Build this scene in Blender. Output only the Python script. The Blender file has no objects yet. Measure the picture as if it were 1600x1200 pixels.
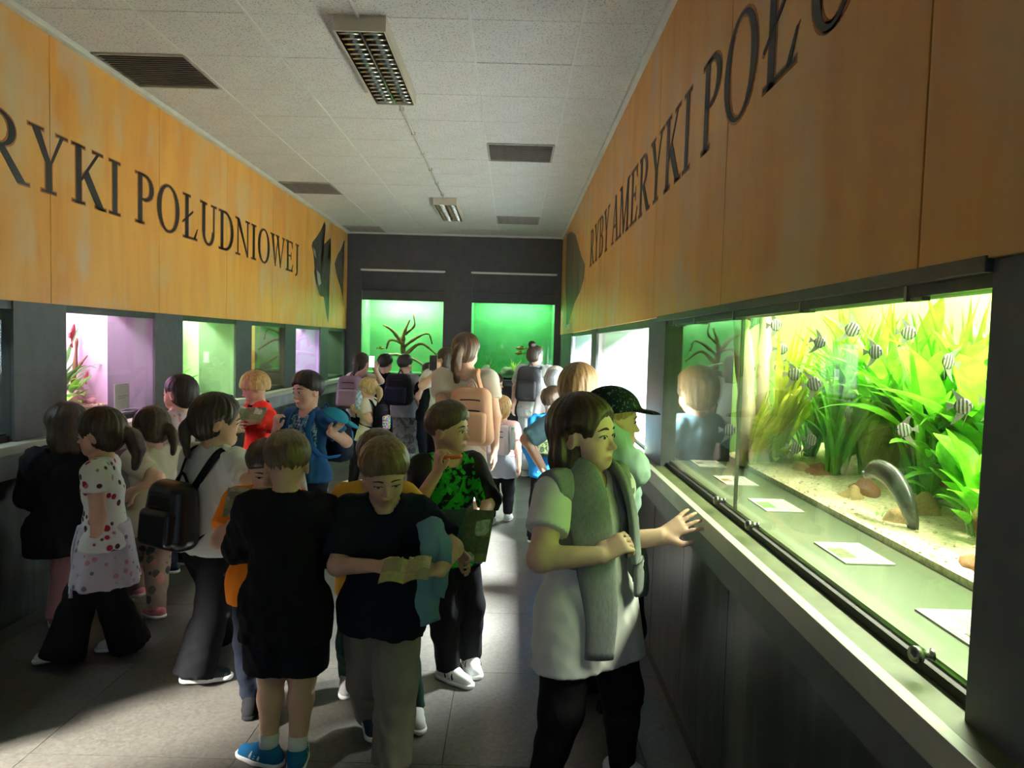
import bpy, bmesh, math, random
import numpy as np
from mathutils import Vector, Matrix, noise as mnoise

random.seed(7)
rng = np.random.default_rng(7)
S = bpy.context.scene
COL = S.collection
PI = math.pi

# ------------------------------------------------------------------ camera
F_PX, PITCH, ROLL = 1133.2, -0.0559117, 0.0277883
CAM = np.array([0.0, 0.0, 1.6])
_F = np.array([0, math.cos(PITCH), math.sin(PITCH)])
_R0 = np.array([1.0, 0, 0]); _U0 = np.cross(_R0, _F)
_R = math.cos(ROLL) * _R0 + math.sin(ROLL) * _U0
_U = -math.sin(ROLL) * _R0 + math.cos(ROLL) * _U0
cd = bpy.data.cameras.new('camera'); cam = bpy.data.objects.new('camera', cd); COL.objects.link(cam)
cd.sensor_width = 36.0; cd.lens = F_PX / 1600 * 36.0; cd.clip_start = 0.02
cam.matrix_world = Matrix(((_R[0], _U[0], -_F[0], 0), (_R[1], _U[1], -_F[1], 0), (_R[2], _U[2], -_F[2], 1.6), (0, 0, 0, 1)))
S.camera = cam

def ray(u, v): return (u - 800) / F_PX * _R - (v - 600) / F_PX * _U + _F
def atX(u, v, X): d = ray(u, v); return CAM + d * (X / d[0])
def atY(u, v, Y): d = ray(u, v); return CAM + d * (Y / d[1])
def atZ(u, v, Z): d = ray(u, v); return CAM + d * ((Z - 1.6) / d[2])

# ------------------------------------------------------------------ world, lights, exposure
S.view_settings.view_transform = 'Standard'; S.view_settings.look = 'None'
S.view_settings.gamma = 1.0; S.view_settings.use_curve_mapping = False
S.view_settings.exposure = 0.42
W = bpy.data.worlds.new('world'); S.world = W; W.use_nodes = True
W.node_tree.nodes['Background'].inputs[0].default_value = (0.72, 0.88, 1.0, 1)
W.node_tree.nodes['Background'].inputs[1].default_value = 0.30

def area(name, loc, target, sx, sy, power, color, spread=180):
    l = bpy.data.lights.new(name, 'AREA'); l.shape = 'RECTANGLE'; l.size = sx; l.size_y = sy
    l.energy = power; l.color = color; l.spread = math.radians(spread)
    o = bpy.data.objects.new(name, l); COL.objects.link(o); o.location = loc
    d = Vector(target) - Vector(loc); o.rotation_euler = d.to_track_quat('-Z', 'Y').to_euler()
    return o
# daylight entering by the side door behind the camera, and by the entrance hall behind it
area('door_daylight', (-4.6, .34, 3.0), (-1.7, 2.4, 0.0), 0.30, 0.30, 260, (1.0, 0.96, 0.86), 70)

# ------------------------------------------------------------------ helpers
def tag(o, label=None, cat=None, group=None, kind=None):
    if label: o['label'] = label
    if cat: o['category'] = cat
    if group: o['group'] = group
    if kind: o['kind'] = kind
    return o
def empty(name, loc=(0, 0, 0), rz=0.0, parent=None):
    o = bpy.data.objects.new(name, None); COL.objects.link(o); o.location = loc; o.rotation_euler = (0, 0, rz)
    o.empty_display_size = 0.05
    if parent: o.parent = parent
    return o
def link(name, me, mat=None, parent=None, loc=(0, 0, 0), rot=(0, 0, 0), scale=(1, 1, 1)):
    o = bpy.data.objects.new(name, me); COL.objects.link(o)
    o.location = loc; o.rotation_euler = rot; o.scale = scale
    if mat is not None and len(me.materials) == 0: me.materials.append(mat)
    if parent: o.parent = parent
    return o
def bm_mesh(name, bm, smooth=False):
    me = bpy.data.meshes.new(name); bm.normal_update(); bm.to_mesh(me); bm.free()
    if smooth: me.shade_smooth()
    return me
def bx(bm, x0, x1, y0, y1, z0, z1):
    vs = [bm.verts.new((x, y, z)) for x in (x0, x1) for y in (y0, y1) for z in (z0, z1)]
    for f in ((0, 1, 3, 2), (4, 6, 7, 5), (0, 4, 5, 1), (2, 3, 7, 6), (0, 2, 6, 4), (1, 5, 7, 3)):
        bm.faces.new([vs[i] for i in f])
def box(name, x0, x1, y0, y1, z0, z1, mat, parent=None, bev=0.0):
    bm = bmesh.new(); bx(bm, x0, x1, y0, y1, z0, z1)
    if bev: bmesh.ops.bevel(bm, geom=bm.edges[:], offset=bev, segments=2, profile=0.7, affect='EDGES')
    bmesh.ops.recalc_face_normals(bm, faces=bm.faces[:])
    return link(name, bm_mesh(name, bm), mat, parent)
def struct(o): o['kind'] = 'structure'; return o
def sweep(pts, rx, ry=None, up=(0, 0, 1), seg=10, cap=True):
    """tube along pts; rx, ry scalars or per-point lists; up fixes the ry axis"""
    P = np.array(pts, float); n = len(P)
    rx = np.full(n, rx) if np.isscalar(rx) else np.array(rx, float)
    ry = rx if ry is None else (np.full(n, ry) if np.isscalar(ry) else np.array(ry, float))
    T = np.gradient(P, axis=0); T /= np.linalg.norm(T, axis=1)[:, None] + 1e-9
    ups = np.array(up, float); ups = np.tile(ups, (n, 1)) if ups.ndim == 1 else ups
    verts = []; faces = []
    for i in range(n):
        s = np.cross(T[i], ups[i]); 
        if np.linalg.norm(s) < 1e-5: s = np.cross(T[i], (1, 0.3, 0))
        s /= np.linalg.norm(s); u = np.cross(s, T[i])
        for k in range(seg):
            a = 2 * PI * k / seg
            verts.append(P[i] + s * rx[i] * math.cos(a) + u * ry[i] * math.sin(a))
    for i in range(n - 1):
        for k in range(seg):
            a = i * seg + k; b = i * seg + (k + 1) % seg
            faces.append((a, b, b + seg, a + seg))
    if cap:
        faces.append(tuple(range(seg - 1, -1, -1))); faces.append(tuple(range((n - 1) * seg, n * seg)))
    return verts, faces
def pymesh(name, verts, faces, smooth=True):
    me = bpy.data.meshes.new(name); me.from_pydata([tuple(map(float, v)) for v in verts], [], faces); me.update()
    if smooth: me.shade_smooth()
    return me
def spline(pts, n=24):
    P = np.array(pts, float); m = len(P)
    Q = np.vstack([2 * P[0] - P[1], P, 2 * P[-1] - P[-2]]); out = []
    for t in np.linspace(0, m - 1, n):
        i = min(int(t), m - 2); u = t - i; a, b, c, d = Q[i:i + 4]
        out.append(.5 * ((2 * b) + (c - a) * u + (2 * a - 5 * b + 4 * c - d) * u * u + (3 * b - a - 3 * c + d) * u ** 3))
    return np.array(out)

# ------------------------------------------------------------------ materials
def mat(name, col=(0.8, 0.8, 0.8), rough=0.6, metal=0.0, spec=0.5, emit=None, es=0.0):
    m = bpy.data.materials.new(name); m.use_nodes = True
    b = m.node_tree.nodes['Principled BSDF']
    b.inputs['Base Color'].default_value = (*col, 1); b.inputs['Roughness'].default_value = rough
    b.inputs['Metallic'].default_value = metal; b.inputs['Specular IOR Level'].default_value = spec
    if emit: b.inputs['Emission Color'].default_value = (*emit, 1); b.inputs['Emission Strength'].default_value = es
    return m
class NT:
    def __init__(s, m): s.m = m; s.t = m.node_tree; s.b = s.t.nodes['Principled BSDF']
    def n(s, kind, **kw):
        nd = s.t.nodes.new('ShaderNode' + kind)
        for k, v in kw.items():
            if k in nd.inputs: nd.inputs[k].default_value = v
            else: setattr(nd, k, v)
        return nd
    def l(s, a, b): s.t.links.new(a, b)
    def coord(s, out='Object', scale=(1, 1, 1)):
        c = s.n('TexCoord'); m = s.n('Mapping'); m.inputs['Scale'].default_value = scale
        s.l(c.outputs[out], m.inputs['Vector']); return m.outputs[0]
    def noise(s, vec, scale, detail=4, rough=.55, dist=0):
        nd = s.n('TexNoise'); nd.inputs['Scale'].default_value = scale; nd.inputs['Detail'].default_value = detail
        nd.inputs['Roughness'].default_value = rough; nd.inputs['Distortion'].default_value = dist
        s.l(vec, nd.inputs['Vector']); return nd.outputs['Fac']
    def vor(s, vec, scale, out='Distance', feature='F1'):
        nd = s.n('TexVoronoi'); nd.feature = feature; nd.inputs['Scale'].default_value = scale
        s.l(vec, nd.inputs['Vector']); return nd.outputs[out]
    def ramp(s, fac, stops, interp='LINEAR'):
        nd = s.n('ValToRGB'); cr = nd.color_ramp; cr.interpolation = interp
        while len(cr.elements) < len(stops): cr.elements.new(0.5)
        for e, (p, c) in zip(cr.elements, stops): e.position = p; e.color = (*c, 1) if len(c) == 3 else c
        s.l(fac, nd.inputs[0]); return nd.outputs[0]
    def mix(s, fac, a, b, mode='MIX'):
        nd = s.n('Mix'); nd.data_type = 'RGBA'; nd.blend_type = mode
        for sock, v in ((nd.inputs[0], fac), (nd.inputs[6], a), (nd.inputs[7], b)):
            if hasattr(v, 'is_linked') or isinstance(v, bpy.types.NodeSocket): s.l(v, sock)
            elif isinstance(v, (int, float)): sock.default_value = v
            else: sock.default_value = (*v, 1)
        return nd.outputs[2]
    def bump(s, h, strength=.3, dist=.01):
        nd = s.n('Bump'); nd.inputs['Strength'].default_value = strength; nd.inputs['Distance'].default_value = dist
        s.l(h, nd.inputs['Height']); s.l(nd.outputs[0], s.b.inputs['Normal'])
    def col(s, c): s.l(c, s.b.inputs['Base Color'])
    def rough(s, c): s.l(c, s.b.inputs['Roughness'])

def m_noise(name, c1, c2, scale, rough=.7, bump=.2, bd=.005, stretch=(1, 1, 1), detail=5, metal=0, lo=.35, hi=.65, out='Object'):
    m = mat(name, c1, rough, metal); t = NT(m); v = t.coord(out, stretch); f = t.noise(v, scale, detail)
    t.col(t.ramp(f, [(lo, c1), (hi, c2)]))
    if bump: t.bump(f, bump, bd)
    return m

# plywood wall panels: ochre stain with pale blotches and vertical grain
def m_panel():
    m = mat('plywood_stained', (.5, .3, .1), .45); t = NT(m); v = t.coord('Generated' if False else 'Object')
    g = t.coord('Object', (1, 1, .16)); n1 = t.noise(v, 1.1, 5, .6, .4); n2 = t.noise(g, 5.0, 6, .6, .3); n3 = t.noise(v, .9, 4, .5)
    c = t.ramp(n1, [(.30, (0.622, 0.260, 0.029)), (.52, (0.706, 0.336, 0.060)), (.72, (0.722, 0.386, 0.092))])
    c = t.mix(.5, c, t.ramp(n2, [(.3, (0.554, 0.210, 0.022)), (.62, (0.756, 0.386, 0.072))]), 'MIX')
    big = t.noise(t.coord('Object', (1, 1.3, .8)), 1.7, 4, .5)
    c = t.mix(t.ramp(big, [(.50, (0, 0, 0)), (.70, (.60, .60, .60))]), c, (0.571, 0.454, 0.264))
    spk = t.noise(t.coord('Object', (1, 1, .45)), 3.1, 3, .5)
    c = t.mix(t.ramp(spk, [(.58, (0, 0, 0)), (.72, (.55, .55, .55))]), c, (0.521, 0.454, 0.352))
    t.col(c); t.bump(n2, .12, .004); t.rough(t.ramp(n1, [(.3, (.38,) * 3), (.7, (.55,) * 3)])); return m
M = {}
M['panel'] = m_panel()
M['ink'] = mat('lettering_paint', (.018, .015, .014), .55)
M['halo'] = mat('lettering_halo', (.36, .12, .02), .55)
M['wall'] = m_noise('wall_grey_paint', (.072, .078, .086), (.090, .096, .104), 14, .55, .15, .002)
M['wall_back'] = m_noise('wall_charcoal_paint', (.062, .060, .064), (.076, .073, .077), 9, .6, .15, .002)
M['frame'] = m_noise('frame_dark_metal', (.028, .028, .026), (.048, .047, .042), 20, .45, .1, .001)
M['lip'] = m_noise('ledge_light_paint', (.42, .44, .37), (.49, .51, .43), 8, .42, .06, .001)
M['fascia'] = m_noise('fascia_grey_paint', (.10, .115, .115), (.13, .145, .145), 6, .5, .08, .001)
M['ledge'] = m_noise('ledge_top_grey', (.075, .095, .035), (.115, .135, .055), 10, .5, .1, .001)
def m_stone():
    m = mat('dark_marble_cladding', (.05, .055, .05), .32); t = NT(m); v = t.coord('Object', (1, 1, .13))
    n1 = t.noise(v, 7, 6, .6, .8); n2 = t.noise(t.coord('Object', (1, 1, .4)), 2.2, 5, .6, .5)
    c = t.ramp(n1, [(.34, (.016, .018, .016)), (.52, (.055, .062, .052)), (.68, (.15, .155, .125))])
    c = t.mix(t.ramp(n2, [(.4, (0, 0, 0)), (.65, (.8, .8, .8))]), c, (.030, .040, .036))
    t.col(c); t.bump(n1, .1, .002); return m
M['stone'] = m_stone()
M['plaster'] = m_noise('lower_wall_plaster', (.26, .27, .27), (.34, .35, .35), 5, .7, .2, .003)
def m_floor():
    m = mat('terrazzo', (0.258, 0.241, 0.215), .3); t = NT(m); v = t.coord('Object')
    n1 = t.noise(v, 55, 6, .75); n2 = t.noise(v, 1.6, 4, .6); vo = t.vor(v, 60, 'Color')
    c = t.ramp(n1, [(.34, (0.059, 0.056, 0.048)), (.5, (0.096, 0.089, 0.077)), (.66, (0.142, 0.133, 0.118))])
    c = t.mix(.22, c, t.ramp(vo, [(.2, (0.057, 0.053, 0.048)), (.8, (0.170, 0.160, 0.140))]))
    c = t.mix(t.ramp(n2, [(.35, (0, 0, 0)), (.7, (0.430, 0.430, 0.430))]), c, (0.085, 0.078, 0.070))
    t.col(c); t.rough(t.ramp(n2, [(.3, (.30,) * 3), (.7, (.46,) * 3)])); t.bump(n1, .08, .002); return m
M['floor'] = m_floor()
M['grout'] = mat('floor_joint', (.09, .08, .07), .8)
def m_tile():
    m = mat('acoustic_ceiling_tile', (.68, .66, .63), .9); t = NT(m); v = t.coord('Object')
    d = t.vor(v, 68, 'Distance'); hole = t.ramp(d, [(.20, (1, 1, 1)), (.34, (0, 0, 0))]); n = t.noise(v, 3, 3)
    base = t.ramp(n, [(.3, (.66, .645, .655)), (.7, (.72, .71, .72))])
    t.col(t.mix(hole, base, (.36, .345, .325))); t.bump(d, .25, .004); return m
M['tile'] = m_tile()
M['white'] = m_noise('white_trim_paint', (.66, .66, .64), (.74, .74, .72), 6, .5, .05, .001)
M['vent'] = m_noise('vent_brown_metal', (.36, .33, .305), (.44, .405, .375), 15, .5, .05, .001)
M['vent_dark'] = mat('vent_inside', (.02, .018, .016), .9)
M['lampbody'] = mat('lamp_enamel', (.60, .55, .46), .4)
M['chrome'] = mat('lamp_louvre_aluminium', (.75, .77, .80), .16, 1.0)
M['lampdark'] = mat('lamp_inner_reflector', (.25, .26, .28), .22, 1.0)
M['tube'] = mat('fluorescent_tube_off', (.8, .8, .78), .25)
M['conduit'] = mat('conduit_plastic', (.58, .55, .51), .5)
M['black'] = mat('black_rubber', (.012, .012, .012), .6)
M['paper'] = mat('label_card_paper', (.46, .46, .40), .6)
M['print_grey'] = mat('print_grey', (.30, .30, .28), .7)
M['print_green'] = m_noise('print_plant_photo', (.06, .20, .03), (.20, .40, .07), 60, .6, 0)
M['print_fish'] = mat('print_fish_brown', (.20, .15, .05), .6)
M['knob'] = mat('lock_knob_metal', (.16, .16, .15), .3, 0.9)
def m_glass(name, tint=(1, 1, 1), ior=1.35, rough=0.0):
    m = bpy.data.materials.new(name); m.use_nodes = True; t = m.node_tree; t.nodes.clear()
    o = t.nodes.new('ShaderNodeOutputMaterial'); mx = t.nodes.new('ShaderNodeMixShader')
    tr = t.nodes.new('ShaderNodeBsdfTransparent'); tr.inputs[0].default_value = (*tint, 1)
    gl = t.nodes.new('ShaderNodeBsdfGlossy'); gl.inputs['Roughness'].default_value = rough
    fr = t.nodes.new('ShaderNodeFresnel'); ge = t.nodes.new('ShaderNodeNewGeometry'); mr = t.nodes.new('ShaderNodeMapRange')
    mr.inputs[3].default_value = ior; mr.inputs[4].default_value = 1 / ior   # same reflectance on both faces of the pane
    t.links.new(ge.outputs['Backfacing'], mr.inputs[0]); t.links.new(mr.outputs[0], fr.inputs[0])
    t.links.new(fr.outputs[0], mx.inputs[0]); t.links.new(tr.outputs[0], mx.inputs[1]); t.links.new(gl.outputs[0], mx.inputs[2])
    t.links.new(mx.outputs[0], o.inputs[0]); return m
M['glass'] = m_glass('aquarium_glass', (.96, .99, .96))
# ================================================================== STRUCTURE
XL, XR, YB, ZC, Y0 = -2.71, 0.755, 11.79, 3.326, -2.6
ZP = 1.757                     # lower edge of the wooden panels
ZS = 1.03                      # shelf inside the windows
# floor: slabs with recessed joints
fl = struct(box('floor', XL - .05, XR + .05, Y0, YB, -.10, -.006, M['grout']))
SX, SY = .78, .78
k = 0
slab_cache = {}
x = -.227 - 4 * SX
while x < XR:
    y = 4.22 - 9 * SY
    while y < YB:
        xa, xb, ya, yb = max(x, XL - .04), min(x + SX, XR + .04), max(y, Y0), min(y + SY, YB)
        if xb - xa > .02 and yb - ya > .02:
            key = (round(xb - xa, 3), round(yb - ya, 3))
            if key not in slab_cache:
                bm = bmesh.new(); bx(bm, .0012, key[0] - .0012, .0012, key[1] - .0012, -.03, 0); bmesh.ops.recalc_face_normals(bm, faces=bm.faces[:])
                slab_cache[key] = bm_mesh('floor_slab', bm)
            link('floor_slab', slab_cache[key], M['floor'], fl, (xa, ya, 0))
        y += SY
    x += SX
# ceiling: acoustic tiles on white bars
ce = struct(box('ceiling', XL - .05, XR + .05, Y0, YB, ZC + .02, ZC + .10, M['white']))
VENTS = {(0, 4.59), (0, 8.19), (4 - 1, 6.39), (4 - 1, 9.99)}
cols = [(-2.68, -2.08), (-2.08, -1.48), (-1.48, -.88), (-.28, .32), (-.88, -.28), (.32, XR)]
cols = [(-2.68 + .6 * i, min(-2.08 + .6 * i, XR)) for i in range(6)]
vents = [(0, 4.59), (4, 6.39), (0, 8.19), (4, 9.99), (0, 11.19)]
tile_cache = {}
for ci, (xa, xb) in enumerate(cols):
    y = 3.99 - .6 * 11
    while y < YB - .01:
        yb = min(y + .6, YB)
        if not any(ci == vc and abs(vy - y) < .05 for vc, vy in vents):
            key = (round(xb - xa, 3), round(yb - y, 3))
            if key not in tile_cache:
                bm = bmesh.new(); bx(bm, .004, key[0] - .004, .002, key[1] - .002, 0, .022)
                bmesh.ops.bevel(bm, geom=[e for e in bm.edges if e.verts[0].co.z < .01 and e.verts[1].co.z < .01], offset=.003, segments=1, affect='EDGES')
                bmesh.ops.recalc_face_normals(bm, faces=bm.faces[:])
                tile_cache[key] = bm_mesh('ceiling_tile', bm)
            link('ceiling_tile', tile_cache[key], M['tile'], ce, (xa, y, ZC + .003 * rng.random()))
        y += .6
for ci, (xa, xb) in enumerate(cols[:-1]):
    box('ceiling_bar', xb - .007, xb + .007, Y0, YB, ZC - .004, ZC + .004, M['white'], ce)
def vent(xa, ya, label):
    t = empty('ceiling_vent', (xa, ya, ZC)); tag(t, label, 'vent', 'brown slatted vents in the ceiling')
    box('backing', .02, .58, .02, .58, .012, .018, M['vent_dark'], t)
    bm = bmesh.new()
    for a in ((0, .6, 0, .02), (0, .6, .58, .6), (0, .02, .02, .58), (.58, .6, .02, .58)): bx(bm, a[0], a[1], a[2], a[3], -.008, .018)
    link('frame', bm_mesh('vent_frame', bm), M['vent'], t)
    bm = bmesh.new(); bx(bm, .02, .58, -.016, .016, -.0015, .0015); bmesh.ops.rotate(bm, verts=bm.verts, matrix=Matrix.Rotation(.5, 3, 'X'))
    sl = bm_mesh('vent_slat', bm)
    for i in range(16): link('slat', sl, M['vent'], t, (0, .04 + i * .035, .002))
names = ['brown slatted ceiling vent closest to the large white louvre lamp, by the left ochre panel', 'brown slatted ceiling vent between the two louvre lamps on the RYBY panel side',
         'brown slatted ceiling vent above the painted black angelfish', 'brown slatted ceiling vent beside the small far louvre lamp', 'brown slatted ceiling vent in the corner at the charcoal end wall']
for (ci, y), nm in zip(vents, names): vent(cols[ci][0], y, nm)
# mouldings
struct(box('trim_1', XL - .005, XL + .045, Y0, YB, ZC - .035, ZC, M['white'], bev=.006))
struct(box('trim_2', XR - .035, XR + .005, Y0, YB, ZC - .035, ZC, M['white'], bev=.006))
struct(box('trim_3', XL, XR, YB - .03, YB, ZC - .03, ZC, M['white'], bev=.005))

# ---- wall builder: windows as (ya, yb)
WL = [(2.85, 3.956), (4.424, 5.522), (5.986, 7.13), (7.56, 8.675), (9.10, 10.255), (10.70, 11.72)]
WR = [(1.17, 3.662), (4.111, 6.671), (7.114, 9.582)]
# left wall (x negative). Lower wall, ledge, pillars, header
wl = empty('wall_left'); struct(wl)
def seg_left(a, b):
    box('lower_wall', XL - .35, XL + .03, a, b, 0, .80, M['stone'], wl)
seg_left(2.03, YB); seg_left(Y0, 1.38)
box('fascia', XL - .30, XL + .045, 2.03, YB, .80, .935, M['plaster'], wl)
box('ledge', XL - .30, XL + .075, 2.03, YB, .935, .985, M['lip'], wl, bev=.006)
edges = [2.03] + [e for w in WL for e in w] + [YB]
for i in range(0, len(edges), 2):
    box('pillar', XL - .36, XL - .012, edges[i], edges[i + 1], .985, ZP + .02, M['wall'], wl)
box('upper_wall', XL - .36, XL - .03, Y0, YB, ZP + .015, ZC, M['wall'], wl)
box('door_pier', XL - .36, XL - .012, Y0, 1.38, .80, ZP + .02, M['wall'], wl)
# right wall
wr = empty('wall_right'); struct(wr)
def clad(x0, x1, ya, yb, parent, step):
    y = ya
    while y < yb - .02:
        e = min(y + step, yb)
        box('stone_slab', x0, x1 + rng.random() * .003, y + .0015, e - .0015, .06, .838, M['stone'], parent)
        y = e
box('lower_wall', XR - .0, XR + .4, Y0, YB, 0, .84, M['frame'], wr)
y = Y0
while y < YB - .02:
    e = min(y + .62, YB); d = rng.random() * .003
    box('stone_slab', XR - .018 - d, XR, y + .0015, e - .0015, .07, .838, M['stone'], wr); y = e
box('plinth', XR - .012, XR, Y0, YB, 0, .07, M['frame'], wr)
box('fascia', XR - .050, XR + .4, Y0, YB, .838, .935, M['fascia'], wr)
box('ledge_lip', XR - .060, XR - .03, Y0, YB, .935, 1.000, M['lip'], wr, bev=.004)
box('ledge', XR - .03, XR + .06, Y0, YB, .935, .998, M['ledge'], wr)
edges = [Y0] + [e for w in WR for e in w] + [YB]
for i in range(0, len(edges), 2):
    box('pillar', XR + .010, XR + .36, edges[i], edges[i + 1], .99, ZP + .02, M['wall'], wr)
box('upper_wall', XR + .03, XR + .36, Y0, YB, ZP + .015, ZC, M['wall'], wr)
# back wall with two tall recesses
wb = empty('wall_back'); struct(wb)
BT = [(-2.471, -1.145), (-.688, .660)]
ZT, ZTB, ZR = 2.245, 1.06, 2.715
box('upper_wall', XL - .3, XR + .3, YB, YB + .5, ZR, ZC + .1, M['wall_back'], wb)
for a, b in ((XL - .3, BT[0][0]), (BT[0][1], BT[1][0]), (BT[1][1], XR + .3)):
    box('pillar', a, b, YB, YB + .5, 0, ZR, M['wall_back'], wb)
for a, b in BT:
    box('lower_wall', a, b, YB, YB + .5, 0, .90, M['wall_back'], wb)
    box('ledge', a, b, YB - .08, YB + .5, .905, ZTB - .06, M['fascia'], wb, bev=.006)
    box('blind_panel', a, b, YB + .055, YB + .12, ZT, ZR, M['wall_back'], wb)
    box('recess_strip', a - .02, b + .02, YB - .012, YB + .05, ZR - .006, ZR + .022, M['white'], wb)
    box('panel_edge', a, b, YB + .045, YB + .055, ZT, ZT + .02, M['frame'], wb)
# wooden panels: separate boards
def boards(xa, xb, start, parent):
    y = start
    while y > Y0: y -= 1.30
    while y < YB:
        a, b = max(y, Y0) + .003, min(y + 1.30, YB) - .003
        if b > a + .05: box('plywood_board', xa, xb, a, b, ZP, ZC - .03, M['panel'], parent, bev=.002)
        y += 1.30
boards(XL - .03, XL, 4.262, wl)
boards(XR, XR + .03, 1.373, wr)

# ---- lettering (serif capitals built stroke by stroke)
def g_poly(L, pts): L.append(pts)
def g_line(L, x0, y0, x1, y1, w):
    L.append([(x0 - w / 2, y0), (x0 + w / 2, y0), (x1 + w / 2, y1), (x1 - w / 2, y1)])
def g_serif(L, x, y, l=.085, r=.085, h=.03): L.append([(x - l, y), (x + r, y), (x + r, y + h), (x - l, y + h)])
def g_stem(L, x, w=.115, y0=0, y1=1): g_line(L, x, y0, x, y1, w)
def g_arc(L, cx, cy, rx, ry, tk, tn, a0, a1, n=20):
    for i in range(n):
        q = []
        for s in (i, i + 1):
            a = math.radians(a0 + (a1 - a0) * s / n); w = tn + (tk - tn) * abs(math.cos(a)) ** 1.5
            q.append(((cx + rx * math.cos(a), cy + ry * math.sin(a)), (cx + (rx - w) * math.cos(a), cy + (ry - w * .8) * math.sin(a))))
        L.append([q[0][0], q[1][0], q[1][1], q[0][1]])
T_, N_ = .115, .042
def glyph(ch):
    L = []
    if ch == 'I':
        g_stem(L, .18); g_serif(L, .18, 0, .14, .14); g_serif(L, .18, .97, .14, .14); w = .36
    elif ch in 'PRB':
        g_stem(L, .17); g_serif(L, .17, 0, .14, .12 if ch != 'B' else .1); g_serif(L, .17, .97, .14, .1)
        c, ry = (.735, .265) if ch != 'B' else (.75, .25)
        g_arc(L, .30, c, .29, ry, T_, N_, -90, 90)
        g_poly(L, [(.17, c + ry - .035), (.31, c + ry - .035), (.31, c + ry), (.17, c + ry)])
        g_poly(L, [(.17, c - ry), (.31, c - ry), (.31, c - ry + .035), (.17, c - ry + .035)])
        w = .62
        if ch == 'R':
            g_poly(L, [(.26, .49), (.40, .49), (.78, 0), (.61, 0)]); g_serif(L, .70, 0, .06, .12); w = .76
        if ch == 'B':
            g_arc(L, .31, .265, .33, .265, T_, N_, -90, 90)
            g_poly(L, [(.17, 0), (.32, 0), (.32, .035), (.17, .035)]); w = .68
    elif ch == 'E':
        g_stem(L, .17); g_serif(L, .17, 0, .14, .42, .035); g_serif(L, .17, .965, .14, .40, .035); g_serif(L, .17, .50, 0, .28, .035)
        g_poly(L, [(.53, .0), (.62, .24), (.59, .24), (.46, .03)]); g_poly(L, [(.55, 1), (.57, .79), (.54, .79), (.46, .97)])
        g_poly(L, [(.44, .40), (.465, .40), (.465, .63), (.44, .63)]); w = .64
    elif ch == 'Ł':
        g_stem(L, .20); g_serif(L, .20, 0, .14, .42, .035); g_serif(L, .20, .97, .14, .14)
        g_poly(L, [(.54, 0), (.65, .27), (.62, .27), (.47, .03)]); g_poly(L, [(.02, .36), (.06, .33), (.46, .63), (.42, .66)]); w = .66
    elif ch == 'K':
        g_stem(L, .17); g_serif(L, .17, 0, .14, .14); g_serif(L, .17, .97, .14, .14)
        g_poly(L, [(.22, .44), (.25, .40), (.66, .98), (.60, .98)]); g_serif(L, .62, .97, .12, .12)
        g_poly(L, [(.27, .50), (.38, .62), (.78, 0), (.60, 0)]); g_serif(L, .70, 0, .14, .12); w = .80
    elif ch == 'Y':
        g_stem(L, .36, .115, 0, .46); g_serif(L, .36, 0, .14, .14)
        g_poly(L, [(.04, .98), (.19, .98), (.42, .44), (.31, .44)]); g_poly(L, [(.60, .98), (.66, .98), (.42, .46), (.36, .42)])
        g_serif(L, .12, .97, .14, .14); g_serif(L, .63, .97, .11, .11); w = .74
    elif ch == 'A':
        g_line(L, .10, 0, .37, 1.0, .045); g_line(L, .64, 0, .38, 1.0, .125); g_serif(L, .10, 0, .10, .12); g_serif(L, .64, 0, .14, .13)
        g_poly(L, [(.20, .33), (.56, .33), (.56, .37), (.20, .37)]); w = .76
    elif ch == 'M':
        g_line(L, .14, 0, .16, 1, .05); g_stem(L, .86); g_poly(L, [(.12, 1), (.26, 1), (.53, .16), (.47, .0)]); g_poly(L, [(.80, 1), (.90, 1), (.52, .0), (.48, .06)])
        g_serif(L, .14, 0, .12, .12); g_serif(L, .86, 0, .14, .14); g_serif(L, .15, .97, .13, .05); g_serif(L, .86, .97, .05, .14); w = 1.02
    elif ch == 'N':
        g_stem(L, .14, .048); g_stem(L, .70, .048); g_poly(L, [(.06, 1), (.22, 1), (.73, .0), (.66, .0)])
        g_serif(L, .14, 0, .12, .12); g_serif(L, .70, .97, .12, .12); g_serif(L, .10, .97, .09, .06); w = .82
    elif ch == 'O':
        g_arc(L, .41, .5, .39, .515, .13, N_, 0, 360, 44); w = .82
    elif ch == 'D':
        g_stem(L, .17); g_serif(L, .17, 0, .14, .2, .035); g_serif(L, .17, .965, .14, .2, .035)
        g_arc(L, .32, .5, .44, .5, .125, N_, -90, 90, 26); w = .80
    elif ch == 'U':
        g_stem(L, .17, .115, .30, 1); g_stem(L, .63, .048, .30, 1); g_arc(L, .385, .32, .27, .335, .10, N_, 180, 360, 24)
        g_serif(L, .17, .97, .14, .14); g_serif(L, .63, .97, .12, .12); w = .78
    elif ch == 'W':
        g_poly(L, [(.05, .98), (.19, .98), (.36, .02), (.30, .02)]); g_poly(L, [(.49, .98), (.54, .98), (.34, .02), (.30, .02)])
        g_poly(L, [(.42, .98), (.56, .98), (.75, .02), (.69, .02)]); g_poly(L, [(.94, .98), (.99, .98), (.73, .02), (.69, .02)])
        g_serif(L, .12, .97, .14, .13); g_serif(L, .49, .97, .12, .12); g_serif(L, .965, .97, .11, .09); w = 1.06
    elif ch == 'J':
        g_stem(L, .27, .115, .12, 1); g_serif(L, .27, .97, .14, .14); g_arc(L, .13, .10, .195, .19, .09, .04, 270, 370, 12); w = .40
    else: w = .22
    return L, w
letter_cache = {}
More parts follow.
